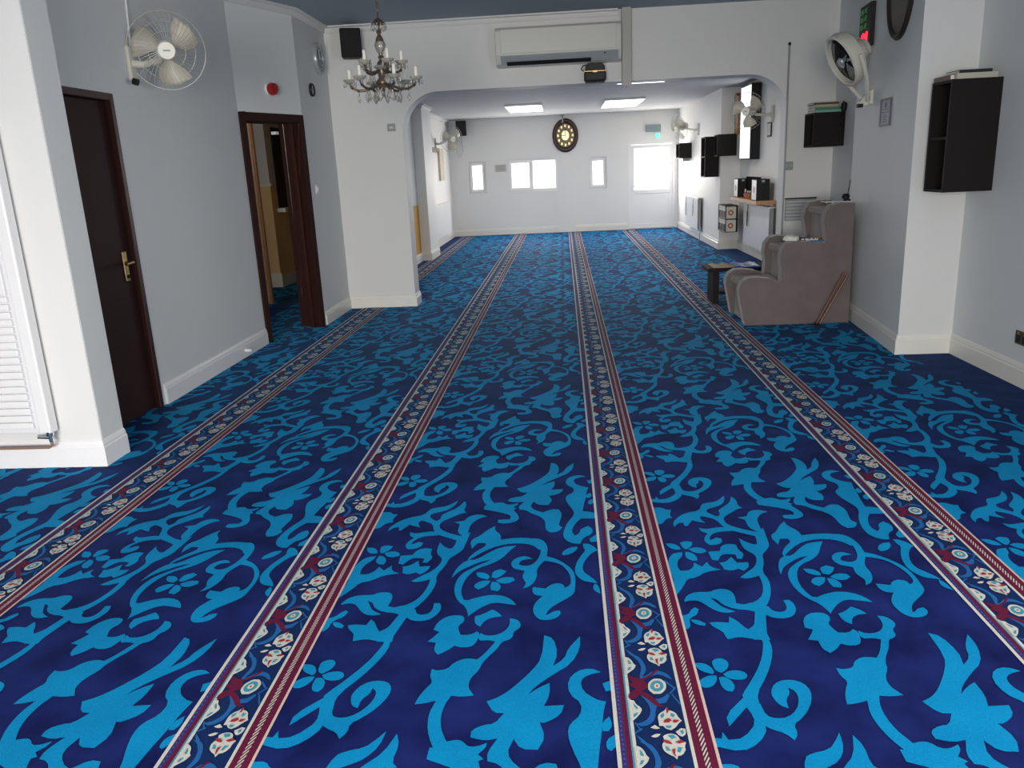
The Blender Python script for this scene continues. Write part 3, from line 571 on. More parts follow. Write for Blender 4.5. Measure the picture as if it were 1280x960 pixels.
def arm_set(n, r, z0, ztop, ph, dip):
    for i in range(n):
        a = ph+2*PI*i/n; ca, sa = math.cos(a), math.sin(a)
        P_ = lambda rr, z: (rr*ca, rr*sa, cz(z))
        ctr = [P_(.03, z0), P_(r*.25, z0-.015), P_(r*.5, z0-dip), P_(r*.75, z0-dip), P_(r*.93, z0-dip*.5), P_(r, ztop-.03)]
        m = MB(); m.tube(ctr, [.009, .009, .010, .010, .008, .007], 7)
        for q in range(1, 5):
            x, y, z = ctr[q]; m.lathe([(0, z+.014), (.014, z), (0, z-.014)], (x, y, 0), 6)
        arm = m.build('arm', M_gilt, ch, smooth=50)
        c = Vector(P_(r, ztop))
        MB().lathe([(.010, -.03), (.024, -.028), (.046, -.008), (.050, .0), (.042, -.004), (.018, -.018), (0, -.018)], c, 12).build('drip_pan', M_glassdish, arm, smooth=50)
        MB().lathe([(.0125, -.015), (.0125, .066), (.008, .070), (0, .070)], c, 10).build('candle', M_candle, arm, smooth=50)
        d = MB()
        for q in range(5):
            t = 2*PI*q/5+i; drop(d, c.x+.043*math.cos(t), c.y+.043*math.sin(t), c.z-.008, 1)
        x, y, z = ctr[3]; drop(d, x, y, z-.012, 1.5); x, y, z = ctr[2]; drop(d, x, y, z-.012, 1.2)
        d.build('crystal_drops', M_crystal, arm)['kind'] = 'stuff'
arm_set(6, .245, 2.14, 2.175, .02, .045)
arm_set(5, .145, 2.24, 2.29, .2, .03)
d = MB()
for q in range(12):
    t = 2*PI*q/12; drop(d, .05*math.cos(t), .05*math.sin(t), cz(2.545), 1.1); drop(d, .055*math.cos(t), .055*math.sin(t), cz(2.11), 1.6)
for q in range(8):
    t = 2*PI*q/8; drop(d, .12*math.cos(t), .12*math.sin(t), cz(2.09), 1.7)
d.build('crystal_drops', M_crystal, ch)['kind'] = 'stuff'

# ---------------- items on the left walls
def rotx(p, M): return M @ Vector(p)
ck = empty('wall_clock', (-2.52, 8.80, 2.69), 'round silver clock on the left wall just before the arch', 'clock', None)
Mx = frame_to((0,0,0), (1,0,0))
MB().lathe([(.155, 0), (.16, .02), (.15, .04), (.13, .035), (.125, .025), (.125, 0)], n=32, M=Mx).build('bezel', M_silver, ck, smooth=50)
MB().lathe([(0, .024), (.126, .022), (.126, .005)], n=32, M=Mx).build('dial', mat('dial_blue_grey', (.13, .16, .19), .3), ck, smooth=50)
h = MB(); h.box(-.006, .006, -.01, .09, .026, .03, M=Mx); h.box(-.004, .004, -.01, .07, .03, .033, M=Mx @ Matrix.Rotation(-1.3, 4, 'Z')); h.build('hands', M_whitegloss, ck)
for i in range(12):
    a = i*PI/6; Mr = Mx @ Matrix.Rotation(a, 4, 'Z'); MB().box(-.005, .005, .098, .116, .023, .026, M=Mr).build('hour_mark', M_whitegloss, ck)
ck = empty('wall_thermometer', (-2.52, 8.46, 2.355), 'small round dark dial hanging below the silver clock', 'gauge')
MB().lathe([(.062, 0), (.066, .015), (.058, .028), (.05, .02), (.05, 0)], n=24, M=Mx).build('bezel', M_black, ck, smooth=50)
MB().lathe([(0, .018), (.051, .016), (.051, .004)], n=24, M=Mx).build('dial', M_silver, ck, smooth=50)
MB().box(-.003, .003, -.006, .04, .019, .021, M=Mx @ Matrix.Rotation(.8, 4, 'Z')).build('needle', M_black, ck)
# fire bell above the open doorway
q = dg(.43, 0, 2.30)
fb = empty('fire_alarm', q, 'red fire alarm sounder above the open brown doorway', 'alarm')
nn = Vector((-NL.x, -NL.y, 0)); Mf = frame_to((0,0,0), nn)
MB().lathe([(.052, 0), (.055, .02), (.05, .028), (0, .028)], n=24, M=Mf).build('mounting_base', M_whitegloss, fb, smooth=50)
MB().lathe([(.052, .026), (.056, .04), (.05, .075), (.03, .085), (0, .085)], n=24, M=Mf).build('sounder', M_red, fb, smooth=50)
MB().lathe([(.018, .084), (.018, .092), (0, .092)], n=14, M=Mf).build('lens', M_red, fb, smooth=50)
# light switch
sw = empty('light_switch', (-2.52, 8.30, 1.38), 'white light switch on the wall right of the open brown doorway', 'switch')
MB().box(0, .01, -.042, .042, -.042, .042).build('plate', M_whitegloss, sw, bevel=.003)
MB().box(.01, .018, -.012, .012, -.02, .02).build('rocker', M_whitegloss, sw, bevel=.002)
# small door stop on skirting
ds = empty('door_stop', (-2.82, 6.7, .06), 'small white door stop on the left skirting', 'door stop')
MB().lathe([(.018, 0), (.014, .05), (.016, .055), (0, .055)], n=12, M=frame_to((0,0,0), (1,0,0))).build('buffer', M_whitegloss, ds, smooth=True)

# ---------------- speakers
def speaker(label, c, w, dp, h, rz, tilt=0):
    s = empty('loudspeaker', c, label, 'speaker', None, rz)
    pr = [(-w/2, 0), (w/2, 0), (w/2*.8, dp), (-w/2*.8, dp)]
    MB().prism(pr, lambda a, b: Vector((a, -dp/2+b, -h/2)), lambda a, b: Vector((a, -dp/2+b, h/2))).build('cabinet', M_black, s, bevel=.012)
    MB().box(-w*.44, w*.44, -dp/2-.012, -dp/2, -h*.46, h*.46).build('front_grille', mat('speaker_mesh', (.012, .012, .013), .8, bump=.8, bscale=400), s, bevel=.006)
    MB().box(-.02, .02, dp/2-.01, dp/2+.05, -.04, .04).tube([(0, dp/2, 0), (0, dp/2, -h*.4)], .008, 6).build('wall_bracket', M_black, s)
    return s
speaker('black loudspeaker on the wall behind the crystal chandelier', (-2.20, 8.99, 2.845), .22, .16, .29, .3)
sb = speaker('black loudspeaker in the far left corner of the rear hall', (-2.26, 18.78, 2.41), .24, .2, .32, .2)
MB().tube([(.0, .1, -.1), (.02, .18, -.25), (.03, .18, -.5), (-.04, .18, -.62), (-.1, .18, -.5), (-.08, .18, -.2)], .004, 5).build('cable', M_grey, sb)
# blank plate left of arch
bp = empty('wall_plate', (-1.865, 9.14, 1.99), 'grey blank wall plate to the left of the arch', 'wall plate')
MB().box(-.045, .045, -.012, 0, -.04, .04).build('plate', M_grey, bp, bevel=.003)
MB().box(-.02, .02, -.017, -.012, -.012, .012).build('label_strip', M_silver, bp, bevel=.001)

# ---------------- air conditioner
ac = empty('air_conditioner', (-.01, 9.14, 2.72), 'white split air conditioner unit above the arch', 'air conditioner')
pr = [(0, -.19), (0, .19), (-.17, .19), (-.20, .16), (-.205, -.08), (-.16, -.17), (-.10, -.19)]
MB().prism(pr, lambda a, b: Vector((-.655, a, b)), lambda a, b: Vector((.655, a, b))).build('casing', mat('aged_white_plastic', (.60, .60, .56), .35), ac, bevel=.012, seg=3)
MB().box(-.60, .60, -.212, -.203, -.07, .165).build('front_panel', mat('aged_white_plastic', (.60, .60, .56), .35), ac, bevel=.004)
MB().prism([(-.203, -.085), (-.215, -.085), (-.172, -.172), (-.158, -.168)], lambda a, b: Vector((-.60, a, b)), lambda a, b: Vector((.62, a, b))).build('outlet_trim', M_silver, ac, bevel=.003)
MB().prism([(-.19, -.145), (-.196, -.14), (-.168, -.185), (-.162, -.18)], lambda a, b: Vector((-.54, a, b)), lambda a, b: Vector((.34, a, b))).build('air_slot', M_black, ac)
MB().prism([(-.215, -.11), (-.222, -.105), (-.20, -.145), (-.192, -.15)], lambda a, b: Vector((-.54, a, b)), lambda a, b: Vector((.34, a, b))).build('louvre', M_silver, ac, bevel=.002)
MB().box(.475, .487, -.212, -.20, -.118, -.104).build('status_light', M_dark, ac)
# trunking box from ceiling down to arch
tk = struct(box('trim_7', mat('grey_trunking', (.42, .42, .40), .5), .655, .755, 9.04, 9.14, 2.28, H1, bevel=.004))
# black projector on the arch edge
pj = empty('projector', (.37, 9.06, 2.345), 'small black camera bag sitting under the right end of the air conditioner', 'bag')
MB().box(-.115, .115, -.07, .07, 0, .10).build('body', mat('black_nylon', (.012, .012, .012), .6), pj, bevel=.02, seg=3)
MB().prism([(-.105, .095), (.105, .095), (.10, .15), (.075, .175), (-.075, .175), (-.10, .15)], lambda a, b: Vector((a, -.065, b)), lambda a, b: Vector((a, .065, b))).build('lid', mat('black_nylon', (.012, .012, .012), .6), pj, bevel=.012, seg=2)
MB().box(-.11, .11, -.072, -.068, .094, .1).box(-.022, .022, -.076, -.07, .085, .102).build('zip_pull', M_brass, pj)
MB().tube([(-.09, -.07, .16), (-.13, -.08, .15), (-.145, -.08, .12), (-.12, -.08, .1)], .006, 6).build('strap', M_black, pj)
MB().box(-.10, .10, -.02, .08, -.012, 0).build('shelf_bracket', M_black, pj)
pj.name = 'camera_bag'
# thin conduit right of arch with cap
cn = empty('cable_conduit', (2.40, 9.13, 0), 'thin grey cable conduit running up the wall right of the arch', 'conduit')
MB().box(-.012, .004, -.014, .01, .15, 2.60).build('conduit', M_grey, cn, bevel=.002)
MB().lathe([(.012, 0), (.016, .01), (.012, .03), (0, .03)], (-.004, -.006, 2.60), 10).build('cap', M_dark, cn, smooth=True)
# arch wall socket and louvre grille
so = empty('wall_socket', (2.44, 9.14, 1.385), 'grey socket plate on the wall right of the arch', 'socket')
MB().box(-.047, .047, -.012, 0, -.045, .045).build('plate', M_grey, so, bevel=.003)
MB().box(-.03, -.01, -.016, -.012, -.01, .02).box(.01, .03, -.016, -.012, -.01, .02).build('rocker', M_silver, so)
gr = empty('air_vent', (2.585, 9.14, .80), 'grey louvred wall vent beside the velvet stepped seat', 'vent')
MB().box(-.165, .165, -.008, 0, 0, .235).build('backing', M_grey, gr)
for i in range(6):
    sl = MB().box(-.155, .155, -.016, -.006, .012+.036*i, .034+.036*i).build('slat', mat('vent_slat_grey', (.48, .50, .52), .5), gr, bevel=.002)
MB().box(-.17, .17, -.022, 0, .232, .245).build('top_rail', M_black, gr, bevel=.002)

# ---------------- wall bookcases
def bookcase(label, x0, x1, y0, y1, z0, z1, shelves=(), t=.02, group=None, name='wall_bookcase'):
    """open to -X, back at x1"""
    r = empty(name, (x1, (y0+y1)/2, z0), label, 'shelf unit', group); X = lambda x: x-x1; Yc = (y0+y1)/2
    MB().box(X(x0), 0, y0-Yc, y0-Yc+t, 0, z1-z0).build('side_panel', M_dark, r, bevel=.002)
    MB().box(X(x0), 0, y1-Yc-t, y1-Yc, 0, z1-z0).build('side_panel', M_dark, r, bevel=.002)
    MB().box(X(x0), 0, y0-Yc+t, y1-Yc-t, z1-z0-t, z1-z0).build('top_panel', M_dark, r, bevel=.002)
    MB().box(X(x0), 0, y0-Yc+t, y1-Yc-t, 0, t).build('bottom_panel', M_dark, r, bevel=.002)
    MB().box(-.01, 0, y0-Yc+t, y1-Yc-t, t, z1-z0-t).build('back_panel', M_dark, r)
    for z in shelves: MB().box(X(x0)+.006, -.01, y0-Yc+t, y1-Yc-t, z-t/2, z+t/2).build('shelf', M_dark, r, bevel=.002)
    return r
bookcase('tall dark brown bookcase on the right wall nearest the camera', 2.565, 2.89, 5.745, 6.04, 1.205, 1.93, (.355,))
bookcase('dark brown cube shelf beside the arch with green books on top', 2.585, 2.9, 8.80, 9.12, 1.565, 1.905)
bookcase('tall narrow dark bookcase at the corner in the rear hall', 2.385, 2.62, 14.1, 14.5, 1.20, 1.855, (.33,))
bookcase('dark cube shelf beside the tall bookcase in the rear hall', 2.51, 2.82, 13.68, 13.97, 1.53, 1.87)
fb_ = bookcase('smallest dark cube shelf close to the glazed far door', 2.365, 2.62, 17.05, 17.5, 1.53, 1.83)
MB().box(-.16, -.02, -.1, .1, -.06, 0).build('bracket', M_grey, fb_)
def book(label, x0, x1, y0, y1, z, th, cover, spine='y0', group=None, rz=0):
    cx, cy = (x0+x1)/2, (y0+y1)/2; a, b_ = (x1-x0)/2, (y1-y0)/2
    r = empty('book', (cx, cy, z), label, 'book', group, rz)
    MB().box(-a+.004, a-.004, -b_+.003, b_-.004, .003, th-.003).build('pages', M_paper, r)
    c = MB(); c.box(-a, a, -b_, b_, 0, .003); c.box(-a, a, -b_, b_, th-.003, th)
    if spine == 'y0': c.box(-a, a, -b_, -b_+.003, .003, th-.003)
    elif spine == 'x0': c.box(-a, -a+.003, -b_, b_, .003, th-.003)
    c.build('cover', cover, r); return r
# on the nearest bookcase (top 1.93)
book('cream book lying flat on the tall near bookcase', 2.60, 2.86, 5.76, 5.98, 1.93, .036, mat('cream_cover', (.48, .45, .37), .6))
book('black book on top of the cream book', 2.62, 2.83, 5.78, 5.97, 1.966, .022, M_bookb)
book('tan book at the front corner of the tall near bookcase', 2.565, 2.595, 5.78, 6.02, 1.93, .03, mat('tan_pale_cover', (.20, .135, .11), .6), 'x0')
# on the arch shelf (top 1.905)
book('pale teal book at the bottom of the pile on the cube shelf by the arch', 2.60, 2.88, 8.83, 9.08, 1.905, .022, mat('teal_cover', (.22, .40, .35), .5))
book('green book second in the pile on the cube shelf by the arch', 2.60, 2.86, 8.83, 9.06, 1.927, .03, M_bookg)
book('cream and tan book third in the pile by the arch', 2.61, 2.84, 8.84, 9.07, 1.957, .026, mat('tan_gold_cover', (.42, .36, .22), .6))
book('dark brown book topmost of the pile by the arch', 2.59, 2.84, 8.84, 9.06, 1.983, .02, mat('dark_brown_cover', (.07, .04, .03), .5))
bb = empty('string_bag', (2.885, 8.79, 1.60), 'black string of beads and cloth hanging off the cube shelf by the arch', 'prayer beads')
m_ = MB(); 
for i in range(26):
    t = i/25; m_.lathe([(0, .008), (.008, 0), (0, -.008)], (-.02+.02*math.sin(i*.9), -.012, .40-.30*t), 6)
m_.build('bead_string', M_black, bb)
MB().lathe([(0, .02), (.03, .0), (.028, -.05), (.012, -.11), (0, -.12)], (-.012, -.014, .38), 10).build('tassel_cloth', M_black, bb, smooth=True)
bb.name = 'prayer_beads'

# ---------------- LED prayer-time display, oval tray clock, framed notice on chimney breast
wd = (Vector((2.655, 7.8, 0))-Vector((2.495, 6.1, 0))).normalized()
def wallpt(y, off=0): x = 2.495+(y-6.1)*(.16/1.7); return Vector((x-off*wd.y, y+off*wd.x, 0))
RZ = -math.atan2(.16, 1.7)   # wall direction as rotation of +Y
ld = empty('led_clock', wallpt(7.50)+Vector((0, 0, 2.52)), 'black digital display with red and green figures behind the drum fan', 'digital clock', None, RZ)
MB().box(-.04, 0, -.17, .17, -.17, .17).build('case', M_black, ld, bevel=.004)
g = MB(); r_ = MB()
def seg7(mb, yc, zc, w, h, digit, t=.007):
    S = {'0': 'abcdef', '1': 'bc', '2': 'abged', '3': 'abgcd', '4': 'fgbc', '5': 'afgcd', '6': 'afgedc', '7': 'abc', '8': 'abcdefg', '9': 'abcdfg'}[digit]
    P4 = dict(a=(0, h/2, 1), d=(0, -h/2, 1), g=(0, 0, 1), f=(w/2, h/4, 0), b=(-w/2, h/4, 0), e=(w/2, -h/4, 0), c=(-w/2, -h/4, 0))
    for s in S:
        dy, dz, hor = P4[s]
        if hor: mb.box(-.045, -.04, yc+dy-w*.4, yc+dy+w*.4, zc+dz-t/2, zc+dz+t/2)
        else: mb.box(-.045, -.04, yc+dy-t/2, yc+dy+t/2, zc+dz-h*.2, zc+dz+h*.2)
for i, c in enumerate('1248'): seg7(r_, .09-.06*i, -.09, .035, .07, c, .012)
for j in range(3):
    for i, c in enumerate('0512'): seg7(g, .11-.05*i, .12-.06*j, .024, .034, c, .005)
g.build('green_figures', M_dkgreen, ld); r_.build('red_figures', M_ledred, ld)
oc = empty('wall_clock', wallpt(6.62)+Vector((0, 0, 2.67)), 'large dark bronze oval plaque high on the right wall, cut by the top edge', 'wall plaque', None, RZ)
Mo = frame_to((0,0,0), (-1,0,0)) @ Matrix.Diagonal((1, 1.25, 1, 1))
MB().lathe([(.30, 0), (.305, .015), (.29, .035), (.27, .03), (.26, .02), (.26, 0)], n=40, M=Mo).build('rim', mat('dark_bronze', (.035, .028, .02), .45, .3), oc, smooth=50)
MB().lathe([(0, .018), (.262, .018), (.262, .002)], n=40, M=Mo).build('face', mat('dark_bronze2', (.04, .032, .022), .4, .3, noise=.3, nscale=30), oc, smooth=50)
oc.name = 'oval_plaque'
fn = empty('framed_notice', wallpt(6.83)+Vector((0, 0, 1.79)), 'small grey framed notice below the drum fan on the right wall', 'picture frame', None, RZ)
b = MB(); b.box(-.012, 0, -.14, .14, -.105, -.09); b.box(-.012, 0, -.14, .14, .09, .105); b.box(-.012, 0, -.14, -.115, -.09, .09); b.box(-.012, 0, .115, .14, -.09, .09)
b.build('frame', mat('slate_blue_frame', (.07, .08, .11), .5), fn)
MB().box(-.007, 0, -.118, .118, -.092, .092).build('sheet', mat('notice_paper', (.36, .38, .43), .6), fn)
b = MB(); b.lathe([(0, .0), (.022, .0), (.022, .002), (0, .002)], n=12, M=frame_to((-.007, 0, .055), (-1, 0, 0)))
for i, (w_, z_) in enumerate([(.15, .02), (.19, .0), (.06, -.02), (.10, -.035), (.07, -.055), (.12, -.07)]):
    b.box(-.0085, -.007, -w_/2, w_/2, z_-.003, z_+.003)
b.build('lettering', mat('ink_blue', (.09, .10, .16), .6), fn)
MB().lathe([(0, 0), (.012, .002), (0, .008)], n=8, M=frame_to((-.012, 0, .098), (-1, 0, 0))).build('hook', M_chrome, fn)

# ---------------- brass double socket, right wall low
ds_ = empty('wall_socket', (2.89, 5.17, .305), 'antique brass double socket low on the right wall', 'socket')
MB().box(-.01, 0, -.075, .075, -.043, .043).build('plate', mat('antique_brass', (.10, .075, .045), .4, .6), ds_, bevel=.003)
for yy in (-.036, .036):
    MB().box(-.013, -.01, yy-.02, yy+.02, -.03, .015).build('outlet', M_black, ds_, bevel=.002)
    MB().box(-.015, -.01, yy-.006, yy+.006, .022, .036).build('rocker', M_brass, ds_, bevel=.001)

# ---------------- stepped velvet seat (minbar)
mn = empty('stepped_pulpit_seat', (2.06, 7.73, 0), 'grey-brown velvet three-tier stepped seat against the right wall', 'pulpit')
def mp(x, y, z): return Vector((x-2.06, y-7.73, z))
near = [(1.635, .0), (1.60, .18), (1.575, .30), (1.58, .36), (1.605, .405), (1.66, .437), (1.74, .440), (1.85, .425), (1.945, .385), (1.95, .50), (1.935, .60), (1.945, .68), (1.985, .735), (2.05, .752), (2.2, .742), (2.335, .725), (2.315, .84), (2.30, .92), (2.315, 1.0), (2.355, 1.055), (2.43, 1.07), (2.555, 1.068), (2.565, 0)]
def side(y0, y1):
    return MB().prism(near, lambda a, b: mp(a, y0, b), lambda a, b: mp(a, y1, b)).build('side_panel', M_velvet, mn, bevel=.016, seg=3, smooth=35)
side(7.36, 7.50); side(7.98, 8.12)
# risers / seats between the arms, set back and lower
for (x0, x1, z0, z1) in ((1.66, 2.02, 0, .33), (2.0, 2.36, .3, .63), (2.36, 2.56, .6, .96)):
    MB().box(x0-2.06, x1-2.06, 7.50-7.73, 7.98-7.73, z0, z1-.0).build('riser', M_velvet, mn, bevel=.02, seg=3)
for (x0, x1, z) in ((1.61, 1.99, .33), (1.965, 2.34, .63), (2.325, 2.56, .96)):
    MB().box(x0-2.06, x1-2.06, 7.505-7.73, 7.975-7.73, z, z+.06).build('seat_cushion', M_velvet2, mn, bevel=.022, seg=3)
# items on it
def blob(b, c, rx, ry, rz, n=10): b.lathe([(rx*math.sin(PI*i/n), rz*math.cos(PI*i/n)) for i in range(n+1)][::-1], c, 14); 
cp = empty('knitted_cap', (2.04, 7.45, .757), 'crumpled white knitted prayer cap on the middle tier of the velvet seat', 'cap')
b = MB(); b.lathe([(.0, .045), (.03, .043), (.055, .03), (.062, .0)], n=16)
for i, v_ in enumerate(b.v): b.v[i] = (v_[0]*1.2, v_[1], v_[2]+.006*math.sin(9*v_[0]*20))
b.build('crown', M_cloth, cp, smooth=True); MB().lathe([(.062, 0), (.068, 0), (.067, .014), (.061, .014)], n=16).build('band', M_cloth, cp, smooth=True)
pb = empty('prayer_beads', (2.15, 7.43, .754), 'string of white and black prayer beads beside the knitted cap', 'prayer beads')
b1 = MB(); b2 = MB()
for i in range(40):
    t = i*.42; x = -.06+.0052*i+.012*math.cos(t*1.6); y = .022*math.sin(t*1.3); z = .008
    (b1 if i % 3 else b2).lathe([(0, .008), (.006, .004), (.0075, 0), (.006, -.004), (0, -.008)], (x, y, z), 7)
b1.build('bead_string', M_cloth, pb); b2.build('dark_beads', M_black, pb)
cl_ = empty('lace_cloth', (2.21, 7.44, .744), 'small folded white lace cloth next to the beads on the middle tier', 'cloth')
b = MB(); N = 8
for i in range(N+1):
    for j in range(5):
        x = -.05+.10*i/N; y = -.05+.1*j/4; b.v.append((x, y, .008+.012*abs(math.sin(i*1.3+j*.8))))
for i in range(N):
    for j in range(4): b.f.append((i*5+j, (i+1)*5+j, (i+1)*5+j+1, i*5+j+1)); b.m.append(0)
o = b.build('cloth', M_cloth, cl_, smooth=True, recalc=False); o.modifiers.new('t', 'SOLIDIFY').thickness = .005
bk = book('thin blue booklet lying on the middle tier of the velvet seat', 2.20, 2.31, 7.375, 7.43, .742, .010, mat('blue_cover', (.03, .13, .28), .4), 'y0')
tc_ = empty('lace_cloth', (2.43, 7.45, 1.070), 'white lace cloth draped over the top tier of the velvet seat', 'cloth')
b = MB(); N = 12
for i in range(N+1):
    for j in range(6):
        x = -.12+.22*i/N; y = -.07+.16*j/5; b.v.append((x, y, .006+.012*abs(math.sin(i*1.1+j*1.4))))
for i in range(N):
    for j in range(5): b.f.append((i*6+j, (i+1)*6+j, (i+1)*6+j+1, i*6+j+1)); b.m.append(0)
o = b.build('cloth', M_cloth, tc_, smooth=True, recalc=False); o.modifiers.new('t', 'SOLIDIFY').thickness = .005
mc = empty('microphone', (2.50, 7.42, 1.085), 'black microphone with a foam head standing on the top tier', 'microphone')
MB().lathe([(0, 0), (.035, 0), (.033, .012), (.01, .018), (0, .018)], n=18).build('base', M_black, mc, smooth=50)
MB().tube([(0, 0, .012), (.005, 0, .06), (.015, 0, .12), (.02, 0, .18)], .004, 6).build('gooseneck', M_black, mc, smooth=True)
MB().lathe([(0, 0), (.03, .008), (.034, .03), (.02, .05), (0, .052)], (-.01, 0, .012), 14).build('foam_head', M_black, mc, smooth=True)

# ---------------- two walking sticks leaning
def stick(label, a, b_):
    r = empty('walking_stick', a, label, 'walking stick', 'walking sticks leaning by the velvet seat'); d = Vector(b_)-Vector(a)
    MB().tube([d*0, d*.33, d*.66, d], [.008, .009, .010, .0105], 8).build('shaft', M_cane, r, smooth=True)
    MB().lathe([(.011, 0), (.011, .03), (0, .03)], (0, 0, -.002), 8).build('ferrule', M_dark, r)
    return r
stick('left one of two brown walking sticks leaning by the velvet seat', (2.235, 7.25, .005), (2.475, 7.30, .47))
stick('right one of two brown walking sticks leaning by the velvet seat', (2.262, 7.25, .005), (2.498, 7.28, .44))

# ---------------- low dark table with open books, behind the seat
tb = empty('low_table', (1.9, 8.75, 0), 'low dark wooden table with open books behind the velvet seat', 'table')
MB().box(-.40, .52, -.21, .21, .345, .385).build('table_top', M_dark, tb, bevel=.006)
MB().box(-.34, -.28, -.18, .18, 0, .345).build('leg_panel', M_dark, tb, bevel=.004)
MB().box(.40, .46, -.18, .18, 0, .345).build('leg_panel', M_dark, tb, bevel=.004)
MB().box(-.28, .40, -.16, .16, .10, .13).build('lower_shelf', M_dark, tb, bevel=.003)
def open_book(label, c, w, d, m_page, m_cov, rz):
    r = empty('open_book', c, label, 'book', None, rz)
    for sg in (-1, 1):
        pr = [(0, .004), (sg*.1*w/.2, .016), (sg*w*.5, .022), (sg*w, .010), (sg*w, .004)]
        MB().prism(pr, lambda a, b: Vector((a, -d/2, b)), lambda a, b: Vector((a, d/2, b))).build('page_block', m_page, r, smooth=60)
    MB().box(-w-.004, w+.004, -d/2-.004, d/2+.004, 0, .004).build('cover', m_cov, r)
    return r
open_book('open book with tan pages on the low dark table', (1.655, 8.70, .385), .105, .32, mat('tan_page', (.42, .31, .20), .7, noise=.3, nscale=12), M_bookb, .05)
open_book('open book with glossy blue pages on the low dark table', (1.905, 8.70, .385), .13, .36, mat('glossy_blue_page', (.03, .12, .45), .18, noise=.35, nscale=9), M_bookb, -.06)

# ---------------- rear hall: radiators
def radiator(label, x, y0, y1, z0, z1, side):
    r = empty('radiator', (x, (y0+y1)/2, z0), label, 'radiator'); L = (y1-y0)/2; s = side; h = z1-z0
    X = lambda a, b_: (min(a*s, b_*s), max(a*s, b_*s))
    MB().box(*X(.03, .04), -L, L, .01, h-.01).build('rear_panel', M_whitegloss, r)
    MB().box(*X(.085, .10), -L, L, 0, h).build('front_panel', M_whitegloss, r, bevel=.006)
    MB().box(*X(.02, .105), -L, L, h-.002, h+.012).build('top_grille', M_whitegloss, r, bevel=.003)
    b = MB()
    n = int(2*L/.04)
    for i in range(n): b.box(*X(.045, .082), -L+.02+i*.04, -L+.022+i*.04, .03, h-.03)
    b.build('convector_fins', M_grey, r)
    for yy in (-L, L-.012): MB().box(*X(.03, .10), yy, yy+.012, .03, h-.01).build('end_cover', M_grey, r)
    MB().tube([(s*.06, -L-.03, .05), (s*.06, -L-.03, -z0)], .008, 8).lathe([(.014, 0), (.014, .05), (0, .05)], (s*.06, -L-.03, .03), 10).build('valve', M_chrome, r, smooth=True)
    return r
radiator('white panel radiator on the left wall of the rear hall', -2.58, 15.4, 17.9, .19, .84, 1)
rf = radiator('white panel radiator on the right wall of the rear hall near the glazed door', 2.62, 15.6, 17.2, .2, .79, -1)
rn = radiator('long white panel radiator under the wooden shelf past the arch', 2.94, 11.5, 13.15, .18, .80, -1)
def hang(label, x, y, z, h, m):
    r = empty('hanging_strap', (x, y, z), label, 'strap')
    MB().tube([(0, 0, 0), (-.004, .005, -h*.3), (-.002, 0, -h*.5)], .006, 6).build('cord', m, r)
    MB().prism([(-.02, -h*.3), (.02, -h*.3), (.026, -h*.7), (.008, -h*.95), (-.008, -h*.95), (-.022, -h*.7)], lambda a, b: Vector((-.014, a, b)), lambda a, b: Vector((-.002, a, b))).build('tag', m, r)
    return r
hang('dark braided strap hanging over the long radiator past the arch', 2.828, 12.78, .79, .34, mat('olive_cord', (.06, .055, .03), .8))
hang('dark strap hanging on the far right radiator, right one of two', 2.50, 16.0, .77, .34, M_grey)
hang('dark strap hanging on the far right radiator, left one of two', 2.50, 16.9, .77, .38, M_grey)
# ---------------- wooden shelf with boxes
sh = empty('wall_shelf', (2.94, 12.35, .90), 'long oak wall shelf holding black boxes past the arch', 'shelf')
MB().box(-.28, 0, -.82, .95, -.05, .0).build('board', M_oak, sh, bevel=.003)
for yy in (-.6, .7): MB().prism([(0, -.05), (-.2, -.05), (0, -.09)], lambda a, b: Vector((a, yy-.01, b)), lambda a, b: Vector((a, yy+.01, b))).build('bracket', M_whitegloss, sh)
def gift(label, x0, x1, y0, y1, h, motif):
    r = empty('gift_box', ((x0+x1)/2, (y0+y1)/2, .90), label, 'box'); a = (x1-x0)/2; c = (y1-y0)/2
    MB().box(-a, a, -c, c, 0, h).build('box', M_black, r, bevel=.003)
    MB().box(-a-.002, -a, -c+.01, c-.01, .012, h-.012).build('front_label', mat('silver_print', (.62, .62, .62), .4, noise=.25, nscale=25), r)
    MB().lathe([(0, 0), (.05, 0), (.05, .002), (0, .002)], n=14, M=frame_to((-a-.002, 0, h*.5), (-1, 0, 0))).build('printed_emblem', mat('pink_print', (.35, .2, .2), .5), r)
    MB().box(-.02, .02, -c-.002, -c, h-.04, h-.012).build('sticker', M_silver, r)
    return r
gift('black gift box with a silver printed face, nearest on the oak shelf', 2.69, 2.87, 11.66, 11.95, .29, 0)
gift('black gift box with a silver figure, furthest on the oak shelf', 2.70, 2.86, 12.95, 13.22, .28, 0)
bf = empty('display_board', (2.83, 12.46, .90), 'plain black display board standing between the two gift boxes on the oak shelf', 'board')
MB().box(-.02, .01, -.42, .42, 0, .31).build('board', mat('matt_black_card', (.004, .004, .004), .95, spec=.05), bf, bevel=.004); MB().box(.01, .07, -.02, .02, 0, .2).build('easel_back', M_black, bf)
